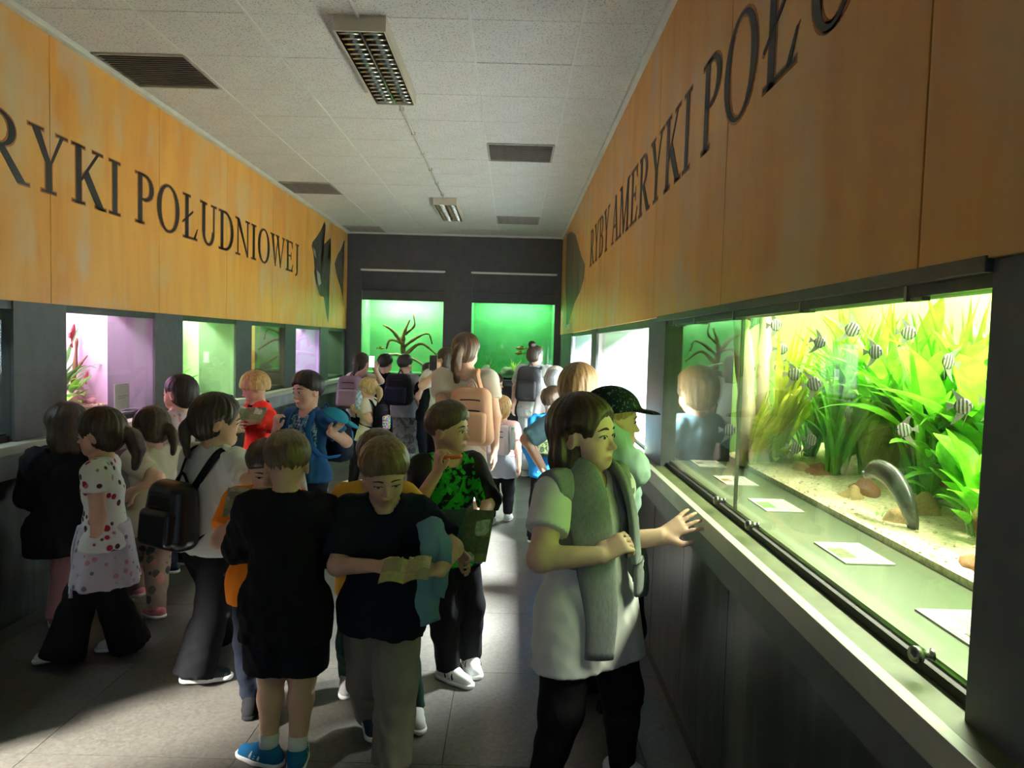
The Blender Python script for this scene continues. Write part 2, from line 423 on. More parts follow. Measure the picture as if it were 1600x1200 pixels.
def letter_mesh(ch, cap, sx, off, th, flip, suffix):
    key = (ch, flip, suffix)
    if key in letter_cache: return letter_cache[key]
    L, w = glyph(ch); vs = []; fs = []
    for poly in L:
        P = np.array(poly); c = P.mean(0)
        if off:
            d = P - c; n = np.linalg.norm(d, axis=1)[:, None] + 1e-6; P = P + np.sign(d) * off
        k = len(P); b = len(vs)
        ar = 0.5 * sum(P[i][0] * P[(i + 1) % k][1] - P[(i + 1) % k][0] * P[i][1] for i in range(k))
        if ar < 0: P = P[::-1]
        for zz in (0, th):
            for q in P: vs.append((q[0] * cap * sx, zz, q[1] * cap))
        fs.append(tuple(range(b, b + k))); fs.append(tuple(range(b + 2 * k - 1, b + k - 1, -1)))
        for i in range(k): fs.append((b + (i + 1) % k, b + i, b + k + i, b + k + (i + 1) % k))
    letter_cache[key] = pymesh('letter_' + suffix, vs, fs, False)
    return letter_cache[key]
CAP, LSX, LZ = .352, 1.31, 2.395
def text_w(s): return sum(glyph(c)[1] for c in s) * CAP * LSX + (len(s) - 1) * .075 * CAP * LSX
def lettering(s, side, y_start, parent):
    y = y_start
    for ch in s:
        L, w = glyph(ch)
        if ch != ' ':
            for suf, off, th, m in (('halo', .022, .0015, 'halo'), ('ink', 0, .003, 'ink')):
                me = letter_mesh(ch, CAP, LSX, off, th, side, suf)
                if side < 0:   # on the left wall: runs along +Y, faces +X
                    link('letter' if suf == 'ink' else 'letter_outline', me, M[m], parent, (XL + .0005, y, LZ), (0, 0, PI / 2), (1, -1, 1))
                else:          # on the right wall: runs along -Y, faces -X
                    link('letter' if suf == 'ink' else 'letter_outline', me, M[m], parent, (XR - .0005, y, LZ), (0, 0, -PI / 2), (1, -1, 1))
        adv = (w + .075) * CAP * LSX
        y += adv if side < 0 else -adv
TXT = 'RYBY AMERYKI POŁUDNIOWEJ'
lettering(TXT, -1, 9.13 - text_w(TXT), wl)
lettering(TXT, 1, 7.40, wr)
# painted angelfish on the left boards and the painted brown fish on the right ones
def painted(name, pts_px, side, m, parent, z_off=.0):
    X = XL + .001 + z_off if side < 0 else XR - .001 - z_off
    P = [atX(u, v, X) for u, v in pts_px]
    vs = [(X, p[1], p[2]) for p in P] + [(X - .003 * (1 if side < 0 else -1), p[1], p[2]) for p in P]
    n = len(P); bm = bmesh.new(); bv = [bm.verts.new(v) for v in vs]
    f = bm.faces.new(bv[:n]); 
    for i in range(n): bm.faces.new((bv[i], bv[(i + 1) % n], bv[n + (i + 1) % n], bv[n + i]))
    bmesh.ops.triangulate(bm, faces=[f]); bmesh.ops.recalc_face_normals(bm, faces=bm.faces[:])
    return link(name, bm_mesh(name, bm), m, parent)
M['fishpaint'] = m_noise('painted_fish_dark', (.035, .030, .026), (.12, .10, .085), 14, .5, 0, stretch=(1, 1, .35))
M['fishpale'] = m_noise('painted_fish_pale', (.40, .34, .26), (.60, .55, .46), 18, .5, 0, stretch=(1, 1, .5))
M['fishbrown'] = m_noise('painted_fish_brown', (.10, .068, .045), (.24, .16, .095), 3.5, .5, 0, stretch=(1, 1, .4))
painted('painted_angelfish', [(507, 346), (509, 352), (503, 376), (504, 384), (517, 371), (517, 376), (512, 391), (512, 404), (517, 406), (515, 434), (513, 452), (514, 478), (513, 505), (510, 492), (506, 464), (500, 462), (494, 442), (491, 425), (493, 406), (487, 385), (488, 379), (496, 368), (501, 360)], -1, M['fishpaint'], wl)
painted('pale_scales', [(489, 386), (493, 392), (494, 404), (491, 398)], -1, M['fishpale'], wl, .001)
painted('pale_scales', [(495, 422), (500, 428), (502, 443), (498, 447), (496, 436)], -1, M['fishpale'], wl, .001)
painted('painted_angelfish', [(538, 375), (539, 378), (535, 392), (538, 408), (537, 425), (536, 445), (536, 470), (533, 452), (529, 440), (525, 425), (523, 412), (528, 397), (533, 389)], -1, M['fishpaint'], wl)
painted('painted_fish', [(886, 366), (893, 362), (899, 366), (904, 384), (908, 400), (914, 414), (912, 436), (906, 456), (898, 472), (892, 492), (888, 508), (884, 512), (885, 480), (883, 440), (884, 400)], 1, M['fishbrown'], wr)
box('light_switch', XR - .012, XR, *sorted((atX(886.5, 511, XR)[1], atX(890, 511, XR)[1])), atX(888, 516, XR)[2], atX(888, 507, XR)[2], M['white'], wr, bev=.003)

# ---- ceiling lamps
def lamp(y0, label):
    t = empty('ceiling_lamp', (-.868, y0, ZC)); tag(t, label, 'ceiling lamp', 'white louvre lamps along the ceiling')
    w, L, h = .142, 1.21, .085
    bm = bmesh.new()
    bx(bm, -w, w, 0, L, -.02, 0); bx(bm, -w, -w + .012, 0, L, -h, -.02); bx(bm, w - .012, w, 0, L, -h, -.02)
    bx(bm, -w + .012, w - .012, 0, .012, -h, -.02); bx(bm, -w + .012, w - .012, L - .012, L, -h, -.02)
    link('housing', bm_mesh('lamp_housing', bm), M['lampbody'], t)
    for s in (-1, 1):
        # parabolic reflector side and a tube
        pts = []
        v, f = sweep([(s * .066, .02, -.045), (s * .066, L - .02, -.045)], .012, seg=10); link('tube', pymesh('lamp_tube', v, f), M['tube'], t)
        bm = bmesh.new()
        for sg in (-1, 1):
            prof = [(s * .066 + sg * (.064 - .02 * (j / 5) ** 2 - .006 * j / 5), -h + .002 + .058 * j / 5) for j in range(6)]
            rows = [[bm.verts.new((px_, yy, pz)) for px_, pz in prof] for yy in (.013, L - .013)]
            for j in range(5): bm.faces.new((rows[0][j], rows[0][j + 1], rows[1][j + 1], rows[1][j]))
        link('reflector', bm_mesh('lamp_reflector', bm, True), M['lampdark'], t)
        bm = bmesh.new()   # one curved cross louvre
        n = 6; rows = []
        for j in range(n + 1):
            zz = -h + .003 + .045 * j / n; th = .0075 * (1 - j / n) ** 1.5 + .0006
            rows.append([bm.verts.new((-.058 + .004, -th, zz)), bm.verts.new((.058 - .004, -th, zz)), bm.verts.new((.058 - .004, th, zz)), bm.verts.new((-.058 + .004, th, zz))])
        for j in range(n):
            for q in range(4): bm.faces.new((rows[j][q], rows[j][(q + 1) % 4], rows[j + 1][(q + 1) % 4], rows[j + 1][q]))
        bm.faces.new(rows[0][::-1]); bmesh.ops.recalc_face_normals(bm, faces=bm.faces[:])
        lm = bm_mesh('lamp_louvre', bm, True)
        for i in range(17): link('louvre', lm, M['chrome'], t, (s * .066, .05 + i * (L - .10) / 16, 0))
    box('divider', -.004, .004, .012, L - .012, -h + .002, -.03, M['chrome'], t)
lamp(3.97, 'larger white ceiling lamp with mirrored louvres between the ochre panels')
lamp(8.84, 'far small white ceiling lamp with mirrored louvres near the charcoal end wall')
lamp(-.90, 'white louvre lamp behind the photographer')
def conduit(ya, yb, label):
    v, f = sweep([(-.875, ya, ZC - .012), (-.875, yb, ZC - .012)], .010, seg=8)
    t = empty('conduit', (0, 0, 0)); link('pipe', pymesh('conduit_pipe', v, f), M['conduit'], t)
    y = ya + .3
    while y < yb - .1:
        box('clip', -.892, -.858, y, y + .012, ZC - .026, ZC, M['conduit'], t); y += .62
    tag(t, label, 'conduit')
conduit(5.19, 8.84, 'thin pale cable conduit between the two ceiling lamps')
conduit(.3, 3.97, 'thin pale cable conduit leading to the larger ceiling lamp from behind')
# ================================================================== AQUARIUMS
def m_leaf(name, c1, c2, tr=.4):
    m = mat(name, c1, .4); t = NT(m); v = t.coord('Object', (1, 1, 1)); oi = t.n('ObjectInfo')
    n = t.noise(v, 9, 3); c = t.ramp(n, [(.3, c1), (.7, c2)])
    hsv = t.n('HueSaturation'); t.l(c, hsv.inputs['Color']); mr = t.n('MapRange'); mr.inputs[3].default_value = .7; mr.inputs[4].default_value = 1.35
    t.l(oi.outputs['Random'], mr.inputs[0]); t.l(mr.outputs[0], hsv.inputs['Value']); t.col(hsv.outputs[0])
    trn = t.n('BsdfTranslucent'); t.l(hsv.outputs[0], trn.inputs[0]); mx = t.n('MixShader'); mx.inputs[0].default_value = tr
    out = t.t.nodes['Material Output']; t.l(t.b.outputs[0], mx.inputs[1]); t.l(trn.outputs[0], mx.inputs[2]); t.l(mx.outputs[0], out.inputs[0]); return m
M['leaf'] = m_leaf('water_plant_leaf', (.09, .40, .015), (.22, .62, .03))
M['leaf_y'] = m_leaf('water_plant_yellow', (.36, .48, .03), (.58, .60, .08))
M['leaf_d'] = m_leaf('water_plant_dark', (.03, .16, .02), (.08, .28, .03))
M['stem'] = mat('water_plant_stem', (.20, .45, .04), .5)
M['rock_o'] = m_noise('rock_ochre', (.42, .24, .10), (.60, .40, .20), 12, .8, .4, .01)
M['rock_b'] = m_noise('rock_redbrown', (.26, .085, .03), (.44, .17, .06), 14, .8, .5, .01)
M['rock_p'] = m_noise('rock_pink', (.60, .26, .28), (.85, .50, .50), 8, .7, .4, .01)
M['rock_g'] = m_noise('rock_grey', (.20, .20, .17), (.38, .37, .30), 10, .8, .4, .01)
M['wood'] = m_noise('driftwood', (.16, .075, .028), (.34, .18, .07), 9, .8, .6, .01, (1, 1, .3))
M['wood_p'] = m_noise('driftwood_pale', (.50, .42, .26), (.70, .62, .42), 9, .8, .5, .01, (1, 1, .3))
M['gravel'] = m_noise('gravel_stones', (.50, .40, .22), (.80, .72, .50), 70, .8, .2, .004)
def m_fish():
    m = mat('angelfish_silver', (.3, .3, .28), .4, .0); t = NT(m); v = t.coord('Object')
    w = t.n('TexWave'); w.wave_type = 'BANDS'; w.bands_direction = 'X'; w.inputs['Scale'].default_value = 1.6; w.inputs['Distortion'].default_value = 1.2
    t.l(v, w.inputs['Vector']); t.col(t.ramp(w.outputs['Fac'], [(.18, (.03, .03, .03)), (.36, (.20, .205, .195)), (.8, (.30, .305, .28))])); return m
M['angelfish'] = m_fish()
M['fin'] = m_leaf('angelfish_fin', (.22, .22, .20), (.34, .33, .29), .5)
M['knifefish'] = m_noise('dark_fish_skin', (.035, .036, .034), (.075, .078, .072), 18, .25, .05, .002)
M['goldfish'] = mat('yellow_fish_skin', (.75, .42, .05), .35)
M['redfish'] = mat('red_fish_skin', (.62, .06, .06), .35)
M['hood'] = mat('lamp_hood', (.05, .05, .05), .6)

class Tank:
    def __init__(s, side, a0, a1, label, back, sidec, sidecol2=None, lamp=(1, 1, 1), power=60, z_top=1.712, z0=ZS, d_in=.375, d_back=1.0, zlamp=2.12, gravel=True, hood=True, skirt=False, lamp_y=None, shelfc=None):
        s.side = side
        s.rz = {'R': -PI / 2, 'L': PI / 2, 'B': 0}[side]
        if side == 'R': org = (XR, a0, 0); s.W = a1 - a0; s.org = Vector((XR, a1, 0))
        elif side == 'L': s.W = a1 - a0; s.org = Vector((XL, a0, 0))
        else: s.W = a1 - a0; s.org = Vector((a0, YB, 0))
        s.t = t = empty('aquarium', s.org, s.rz); tag(t, label, 'aquarium', 'lit aquarium windows in the walls')
        w = s.W; sh = s.z0 = z0; s.d_in = d_in; s.d_back = d_back
        box('shelf', 0, w, .06, d_in + .01, sh - .045, sh, shelfc or sidec, t)
        box('tank_base', 0, w, d_in, d_back, sh - .10, sh - .045, M['hood'], t)
        box('back_panel', -.02, w + .02, d_back, d_back + .03, sh - .1, 2.4, back, t)
        for x0, x1, c2 in ((-.03, .001, None), (w - .001, w + .03, sidecol2)):
            box('alcove_side', x0, x1, .03, d_in, sh - .1, 2.4, sidec, t); box('tank_side', x0, x1, d_in, d_back, sh - .1, 2.4, c2 or back, t)
        box('top_panel', -.02, w + .02, .03, d_back, 2.4, 2.42, M['hood'], t)
        zt = z_top
        if side != 'B': box('front_header', -.02, w + .02, .02, .09, zt, 2.4, M['frame'], t)
        pane = box('glass_pane', 0, w, .046, .052, sh, zt, M['glass'], t)
        box('glass_gasket', 0, w, .040, .064, sh - .045, sh - .012, M['black'], t)
        g2 = box('inner_glass', 0, w, d_in, d_in + .004, sh, 1.95, M['glass'], t)
        if hood: box('lamp_hood', .1, w - .1, d_in + .12, d_back - .08, zlamp + .012, zlamp + .06, M['hood'], t)
        l = area('tank_lamp_light', s.loc(w / 2, (d_in + .1 + d_back) / 2, zlamp), s.loc(w / 2, (d_in + .1 + d_back) / 2, 0), max(.3, w - .25), .22, power, lamp)
        l.rotation_euler = (0, 0, s.rz)
        if lamp_y:      # a short lamp near one end
            a_ = s.org.y - (lamp_y[0] + lamp_y[1]) / 2; l.location = s.loc(a_, (d_in + .1 + d_back) / 2, zlamp); l.data.size = lamp_y[1] - lamp_y[0]
        if skirt: box('added_light_flap', 0, w, d_in + .07, d_in + .085, 1.80, 2.4, M['hood'], t)  # opaque flap added out of view to block direct lamp light
        if gravel: s.gravel()
        else: box('tank_floor', 0, w, d_in + .006, d_back, sh - .045, sh + .015, back, t)
    def loc(s, a, d, z): return s.org + Matrix.Rotation(s.rz, 3, 'Z') @ Vector((a, d, z))
    def gh(s, a, d): return s.z0 + .02 + (d - s.d_in) * .10 + .012 * math.sin(a * 7 + 1) * (d - s.d_in) / .3
    def gravel(s, n=1500):
        w = s.W; nx, ny = 40, 10; vs = []; fs = []
        for j in range(ny + 1):
            for i in range(nx + 1):
                a = w * i / nx; d = s.d_in + .006 + (s.d_back - s.d_in - .006) * j / ny; vs.append((a, d, s.gh(a, d)))
        for j in range(ny):
            for i in range(nx): q = j * (nx + 1) + i; fs.append((q, q + 1, q + nx + 2, q + nx + 1))
        b = len(vs)
        for i in range(nx + 1): vs.append((w * i / nx, s.d_in + .006, s.z0 - .04))
        for i in range(nx): fs.append((b + i, b + i + 1, i + 1, i))
        if s.side == 'R' and s.W < 2.6 and s.org.y < 4: n = 5200
        else: n = 350
        o8 = np.array([(1, 0, 0), (-1, 0, 0), (0, 1, 0), (0, -1, 0), (0, 0, 1), (0, 0, -1)], float)
        of = [(0, 2, 4), (2, 1, 4), (1, 3, 4), (3, 0, 4), (2, 0, 5), (1, 2, 5), (3, 1, 5), (0, 3, 5)]
        for i in range(n):
            a = rng.random() * w; d = s.d_in + .012 + (s.d_back - s.d_in - .03) * rng.random() ** 1.7; r = (.0035 + .005 * rng.random())
            q = o8 * (r * (.7 + .6 * rng.random(3))); th = rng.random() * 6; c_, s_ = math.cos(th), math.sin(th)
            q = np.column_stack([q[:, 0] * c_ - q[:, 1] * s_, q[:, 0] * s_ + q[:, 1] * c_, q[:, 2] + q[:, 0] * .4]) + (a, d, s.gh(a, d) + r * .3)
            b = len(vs); vs.extend(q); fs.extend([(b + f[0], b + f[1], b + f[2]) for f in of])
        o = link('gravel', pymesh('gravel', vs, fs, False), M['gravel'], s.t); o['kind'] = 'stuff'

# --- leaves
def blade(L, w, bend, n=10, shape='strap', petiole=0.0, wave=0.0):
    vs = []; fs = []; y = z = 0.0; ang = 0.0
    for i in range(n + 1):
        u = i / n
        if petiole and u < petiole: hw = .0035
        else:
            q = (u - petiole) / (1 - petiole)
            hw = w * (min(1, q * 5 + .35) * (1 - q ** 4)) * .5 if shape == 'strap' else w * .5 * math.sin(PI * min(1, q * .93 + .035)) ** .8
        if i == n: hw = .0008
        wv = wave * math.sin(u * 19)
        vs += [(-hw, y - hw * .35 + wv, z), (0, y + hw * .1, z), (hw, y - hw * .35 - wv, z)]
        ang = bend * (u ** 1.4); y += L / n * math.sin(ang); z += L / n * math.cos(ang)
    for i in range(n):
        b = i * 3
        fs += [(b, b + 1, b + 4, b + 3), (b + 1, b + 2, b + 5, b + 4)]
    return pymesh('leaf_blade', vs, fs)
STRAPS = [blade(1, .085, b, 12, 'strap', 0, .006) for b in (.2, .4, .7, 1.1, 1.6)]
OVALS = [blade(1, .26, b, 12, 'oval', .42) for b in (.5, .9, 1.4, 1.9)]
OVALS_S = [blade(1, .34, b, 10, 'oval', .2) for b in (.6, 1.1, 1.6)]
GRASS = [blade(1, .035, b, 8, 'strap') for b in (.3, .7, 1.2)]
def plant(name, loc, label, kind, n, L, m, spread=(.05, .6), group=None, az=None, wscale=1.0):
    t = empty(name, loc); tag(t, label, 'water plant', group)
    V = {'strap': STRAPS, 'oval': OVALS, 'bush': OVALS_S, 'grass': GRASS}[kind]
    for i in range(n):
        me = V[int(rng.random() * len(V))]; l = L[0] + (L[1] - L[0]) * rng.random()
        if kind == 'bush':   # leaves up a stem
            h = L[1] * 1.5 * i / n; o = link('leaf', me, m, t, (0, 0, h)); l *= .6
        else: o = link('leaf', me, m, t, (rng.normal() * .012, rng.normal() * .012, 0))
        if me.materials[0] != m: o.material_slots[0].link = 'OBJECT'; o.material_slots[0].material = m
        a = (rng.random() * 2 * PI) if az is None else math.radians(az[0] + (az[1] - az[0]) * rng.random())
        tilt = spread[0] + (spread[1] - spread[0]) * rng.random()
        if 1.1 < loc[0] < 1.8 and loc[1] < 3.9:      # keep leaves between the tank's panes and end wall
            reach = l * (math.sin(tilt) + .40)
            if loc[0] - math.sin(a) * reach < 1.16 or loc[0] - math.sin(a) * reach > 1.74: a = math.copysign(min(abs(math.asin(math.sin(a))), .25), -math.sin(a) if loc[0] - math.sin(a) * reach < 1.16 else (loc[0] - 1.74)) if math.cos(a) > 0 else PI + .2 * math.sin(a)
            if loc[1] + math.cos(a) * reach > 3.78: a = PI - a
        o.rotation_euler = (Matrix.Rotation(a, 3, 'Z') @ Matrix.Rotation(-tilt, 3, 'X')).to_euler()
        o.scale = (l * wscale, l, l)
    if kind == 'bush':
        v, f = sweep([(0, 0, -.02), (.01, .005, L[1] * .8), (0, .01, L[1] * 1.5)], .005, seg=6); link('stem', pymesh('plant_stem', v, f), M['stem'], t)
    return t
ROCKS = []
for s_ in range(5):
    bm = bmesh.new(); bmesh.ops.create_icosphere(bm, subdivisions=3, radius=1)
    for v in bm.verts:
        n_ = mnoise.noise(v.co * 1.1 + Vector((s_ * 7.3, 0, 0))) * .45 + mnoise.noise(v.co * 2.6 + Vector((0, s_ * 5, 0))) * .14
        v.co *= 1 + n_
    ROCKS.append(bm_mesh('rock_form', bm, True))
def rock(loc, r, m, label, k=0, rz=0, group=None, name='rock'):
    o = bpy.data.objects.new(name, ROCKS[k % 5].copy()); o.data.materials.append(m); COL.objects.link(o)
    o.location = loc; o.scale = r; o.rotation_euler = (0, 0, rz); return tag(o, label, 'rock', group)
def branch(name, paths, m, label, cat='driftwood', group=None):
    t = empty(name); tag(t, label, cat, group)
    for i, (pts, r0, r1) in enumerate(paths):
        P = spline(pts, 16); v, f = sweep(P, np.linspace(r0, r1, 16) * (1 + .15 * rng.normal(size=16)), seg=9)
        link('branch', pymesh('wood_branch', v, f), m, t)
    return t
# angelfish: disc body, tall fins, filaments
def fish_mesh():
    n = 28; vs = []; fs = []
    ring = [(.48 * math.cos(2 * PI * i / n), .47 * math.copysign(abs(math.sin(2 * PI * i / n)) ** 1.25, math.sin(2 * PI * i / n))) for i in range(n)]
    lay = [(1, 0), (.82, .035), (.5, .058)]
    for sc, th in lay:
        for x, z in ring: vs.append((x * sc, th, z * sc))
    c1 = len(vs); vs.append((0, .066, 0))
    for sc, th in lay[1:]:
        for x, z in ring: vs.append((x * sc, -th, z * sc))
    c2 = len(vs); vs.append((0, -.066, 0))
    def bridge(a, b, flip):
        for i in range(n):
            j = (i + 1) % n; q = (a + i, a + j, b + j, b + i); fs.append(q if not flip else q[::-1])
    bridge(0, n, False); bridge(n, 2 * n, False); bridge(0, c1 + 1, True); bridge(c1 + 1, c1 + 1 + n, True)
    for i in range(n): fs.append((2 * n + i, 2 * n + (i + 1) % n, c1)); fs.append((c1 + 1 + n + (i + 1) % n, c1 + 1 + n + i, c2))
    return pymesh('fish_body', vs, fs)
def fin_mesh(name, pts):
    bm = bmesh.new()
    a = [bm.verts.new((x, .006, z)) for x, z in pts]; b = [bm.verts.new((x, -.006, z)) for x, z in pts]
    bm.faces.new(a); bm.faces.new(b[::-1])
    for i in range(len(pts)): bm.faces.new((a[i], b[i], b[(i + 1) % len(pts)], a[(i + 1) % len(pts)]))
    bmesh.ops.recalc_face_normals(bm, faces=bm.faces[:]); return bm_mesh(name, bm)
FB = fish_mesh()
FINS = [('dorsal_fin', fin_mesh('dorsal_fin', [(.15, .40), (-.1, .46), (-.32, .30), (-.42, .62), (-.62, 1.02), (-.38, .86), (-.12, .66)])),
        ('anal_fin', fin_mesh('anal_fin', [(.12, -.40), (-.12, -.46), (-.32, -.30), (-.44, -.66), (-.68, -1.10), (-.36, -.90), (-.10, -.68)])),
        ('tail_fin', fin_mesh('tail_fin', [(-.42, .08), (-.55, .10), (-.86, .26), (-.82, 0), (-.86, -.26), (-.55, -.10), (-.42, -.08)])),
        ('pelvic_fin', fin_mesh('pelvic_fin', [(.24, -.36), (.20, -.36), (.02, -.85), (-.12, -1.20), (.05, -.85)]))]
FE = None
def angelfish(loc, size, rz, label, tilt=0.0, group='silver angelfish in the large green tank'):
    t = empty('angelfish', loc); t.rotation_euler = (0, tilt, rz); t.scale = (size,) * 3; tag(t, label, 'fish', group)
    link('fish_body', FB, M['angelfish'], t)
    for nm, me in FINS: link(nm, me, M['fin'], t)
    v, f = sweep([(.33, -.05, .08), (.33, .05, .08)], .045, seg=8); link('eye', pymesh('fish_eye', v, f), M['black'], t)
def slim_fish(name, loc, L, rz, m, label, tilt=0.0):
    t = empty(name, loc); t.rotation_euler = (0, tilt, rz); tag(t, label, 'fish')
    xs = np.linspace(.5, -.42, 10); hh = np.array([.02, .09, .14, .17, .18, .165, .13, .09, .05, .03]) * L
    v, f = sweep([(x * L, 0, 0) for x in xs], hh * .5, hh, seg=10); link('fish_body', pymesh('fish_body_slim', v, f), m, t)
    link('tail_fin', fin_mesh('tail', [(-.38 * L, .02 * L), (-.62 * L, .16 * L), (-.56 * L, 0), (-.62 * L, -.16 * L), (-.38 * L, -.02 * L)]), m, t)
    link('dorsal_fin', fin_mesh('dorsal', [(.12 * L, .15 * L), (-.02 * L, .26 * L), (-.22 * L, .24 * L), (-.25 * L, .12 * L)]), m, t)
    v, f = sweep([(.38 * L, -.07 * L, .03 * L), (.38 * L, .07 * L, .03 * L)], .022 * L, seg=8); link('eye', pymesh('fish_eye_s', v, f), M['black'], t)

# ---- the large tank beside the camera ------------------------------------------------
C = lambda n, c, r=.7: mat(n, c, r)
tk1 = Tank('R', WR[0][0], WR[0][1] + .16, 'large glowing green aquarium window with dense plants and angelfish', m_noise('tank_back_green', (.17, .34, .06), (.26, .44, .10), 2, .7, 0),
           C('alcove_green_paint', (.12, .145, .085), .35), None, (1.0, .97, .76), 140, skirt=True)
W1 = tk1.t
# sliding pane joint, rail, brackets and lock knobs on the window
def wl1(y, d, z): return (tk1.org.y - y, d, z)
yj = 2.552
box('pane_edge', *sorted((tk1.org.y - yj - .0035, tk1.org.y - yj + .0035)), .044, .056, ZS, 1.712, M['knob'], W1)
box('top_rail', 0, tk1.W, -.004, .060, 1.735, ZP + .005, M['frame'], W1, bev=.002)
for y in (1.42, 1.95, 2.55, 3.1, 3.5):
    bm = bmesh.new(); bx(bm, -.022, .022, -.004, .012, -.018, .006); bx(bm, -.03, -.02, -.012, .012, -.018, .016); bx(bm, -.03, .03, -.006, .014, .006, .014)
    link('rail_bracket', bm_mesh('rail_bracket', bm), M['knob'], W1, wl1(y, .03, 1.722))
def knob(y, z):
    v, f = sweep([(0, -.040, 0), (0, -.034, 0), (0, -.022, 0), (0, -.020, 0), (0, -.004, 0), (0, 0, 0)], [.013, .016, .015, .008, .008, .012], seg=16, up=(0, 0, 1))
    link('lock_knob', pymesh('lock_knob', v, f), M['knob'], W1, wl1(y, .046, z))
for y in (2.663, 2.296, 1.329): knob(y, 1.040)
# species cards lying on the shelf
def card(yc, label, photo, L=.21, B=.135, xc=.98, rz=.0):
    t = empty('label_card', (xc, yc, ZS + .0005), rz); tag(t, label, 'label', 'species cards on the shelf of the large tank')
    box('card', -B / 2, B / 2, -L / 2, L / 2, 0, .004, M['paper'], t)
    bm = bmesh.new()
    for i in range(7):
        x0 = B / 2 - .022 - i * .0105
        bx(bm, x0 - .0022, x0 + .0022, (-.085 if i != 3 else .0), .03 + .055 * rng.random(), .004, .0044)
    link('printed_lines', bm_mesh('printed_lines', bm), M['print_grey'], t)
    if photo == 'plant': box('photo', -B / 2 + .008, -B / 2 + .055, -.055, .04, .004, .0046, M['print_green'], t)
    elif photo == 'small': box('photo', -B / 2 + .010, -B / 2 + .045, -.03, .03, .004, .0046, M['print_fish'], t)
    else:
        bm = bmesh.new(); bx(bm, -B / 2 + .006, -B / 2 + .008, -.098, .0, .004, .0046); bx(bm, -B / 2 + .05, -B / 2 + .052, -.098, .0, .004, .0046); bx(bm, -B / 2 + .006, -B / 2 + .052, 0, .002, .004, .0046)
        link('photo_frame', bm_mesh('photo_frame', bm), M['print_grey'], t)
        v, f = sweep([(-B / 2 + .03, -.08 + .01 * i, .0045) for i in range(7)], [.001, .006, .010, .011, .008, .004, .007], .0006, seg=8); link('fish_print', pymesh('fish_print', v, f), M['print_fish'], t)
card(1.47, 'cream species card with a fish drawing, on the green shelf by the dark pillar', 'fish', .24)
card(2.03, 'cream species card with a green plant photo, beside the fish drawing card', 'plant')
card(2.64, 'cream species card with a green plant photo, behind the sliding pane edge', 'plant')
card(3.12, 'cream species card with a yellow-green photo, second from the far end of the tank shelf', 'small')
card(3.57, 'cream species card with a small brown picture, at the far end of the tank shelf', 'small')
zg = lambda y, X: tk1.gh(tk1.org.y - y, X - XR)
def tpos(u, v, X):   # point in the tank on this line of sight, kept in front of its far end wall
    p = atX(u, v, X)
    return tuple(p) if p[1] < 3.56 else tuple(atY(u, v, 3.56 - .10 * rng.random()))
def gpos(u, v, X):   # base point on the gravel below that
    p = tpos(u, v, X); return (max(p[0], XR + tk1.d_in + .03), p[1], zg(p[1], max(p[0], 1.16)) - .01)
vl = (('bright green clump of long strap leaves rising from the middle of the gravel', 1305, 760, 1.40, 80, (.40, .74), 'leaf', (.02, .45), .46),
      ('bright green strap leaved clump leaning over the brown rocks', 1262, 722, 1.55, 60, (.38, .70), 'leaf', (.05, .60), .46),
      ('dense green strap leaves at the back of the tank above the dark fish', 1390, 760, 1.66, 55, (.45, .80), 'leaf', (.02, .55), .55),
      ('green strap leaves against the back glass above the ochre stones', 1330, 740, 1.68, 50, (.45, .80), 'leaf', (.02, .50), .5),
      ('tall narrow leaves at the back beyond the pale upright root', 1215, 700, 1.68, 40, (.40, .75), 'leaf_y', (.02, .45), .45),
      ('bright upright strap leaves between the middle clump and the dark fish', 1350, 755, 1.50, 36, (.50, .80), 'leaf', (.02, .40), .6),
      ('long strap leaves reaching the light behind the slender stem plant', 1445, 770, 1.52, 36, (.50, .80), 'leaf', (.02, .45), .65),
      ('thick curtain of strap leaves at the back near the pillar', 1500, 780, 1.70, 50, (.45, .80), 'leaf', (.02, .5), .6))
for lb, u, v, X, n_, L_, m_, sp_, ws in vl: plant('vallisneria', gpos(u, v, X), lb, 'strap', n_, L_, M[m_], sp_, wscale=ws)
plant('sword_plant', gpos(1525, 870, 1.36), 'light green plant with broad oval leaves on thin stalks beside the dark pillar', 'oval', 26, (.18, .42), M['leaf'], (.05, .8), None, None, 1.0)
plant('sword_plant', gpos(1470, 780, 1.56), 'tall broad leaved green sword plant behind the dark fish', 'oval', 34, (.40, .72), M['leaf'], (.05, .6), wscale=.62)
plant('sword_plant', gpos(1560, 800, 1.60), 'tall sword plant with big pale leaves under the light at the pillar end', 'oval', 34, (.40, .75), M['leaf'], (.05, .7), wscale=.68)
plant('sword_plant', gpos(1420, 760, 1.60), 'tall pointed green sword plant in the middle of the back row', 'oval', 30, (.45, .78), M['leaf'], (.05, .55), wscale=.5)
plant('grassy_plant', gpos(1185, 705, 1.52), 'yellowish fine leaved bush near the far corner of the tank', 'grass', 70, (.16, .34), M['leaf_y'], (.05, .7), wscale=1.5)
plant('grassy_plant', gpos(1160, 690, 1.62), 'yellow green tuft at the far end wall of the tank', 'grass', 60, (.20, .42), M['leaf_y'], (.05, .5), wscale=1.5)
plant('sword_plant', gpos(1212, 715, 1.42), 'short lime green rosette beside the ochre stone', 'oval', 18, (.10, .20), M['leaf_y'], (.2, 1.1))
plant('stem_plant', gpos(1455, 760, 1.45), 'slender stem plant with small leaves beside the dark fish', 'bush', 18, (.12, .20), M['leaf'], (.5, 1.2))
plant('stem_plant', gpos(1500, 800, 1.50), 'leafy stem plant with whitish tips behind the light green broad leaves', 'bush', 22, (.14, .24), M['leaf'], (.5, 1.2))
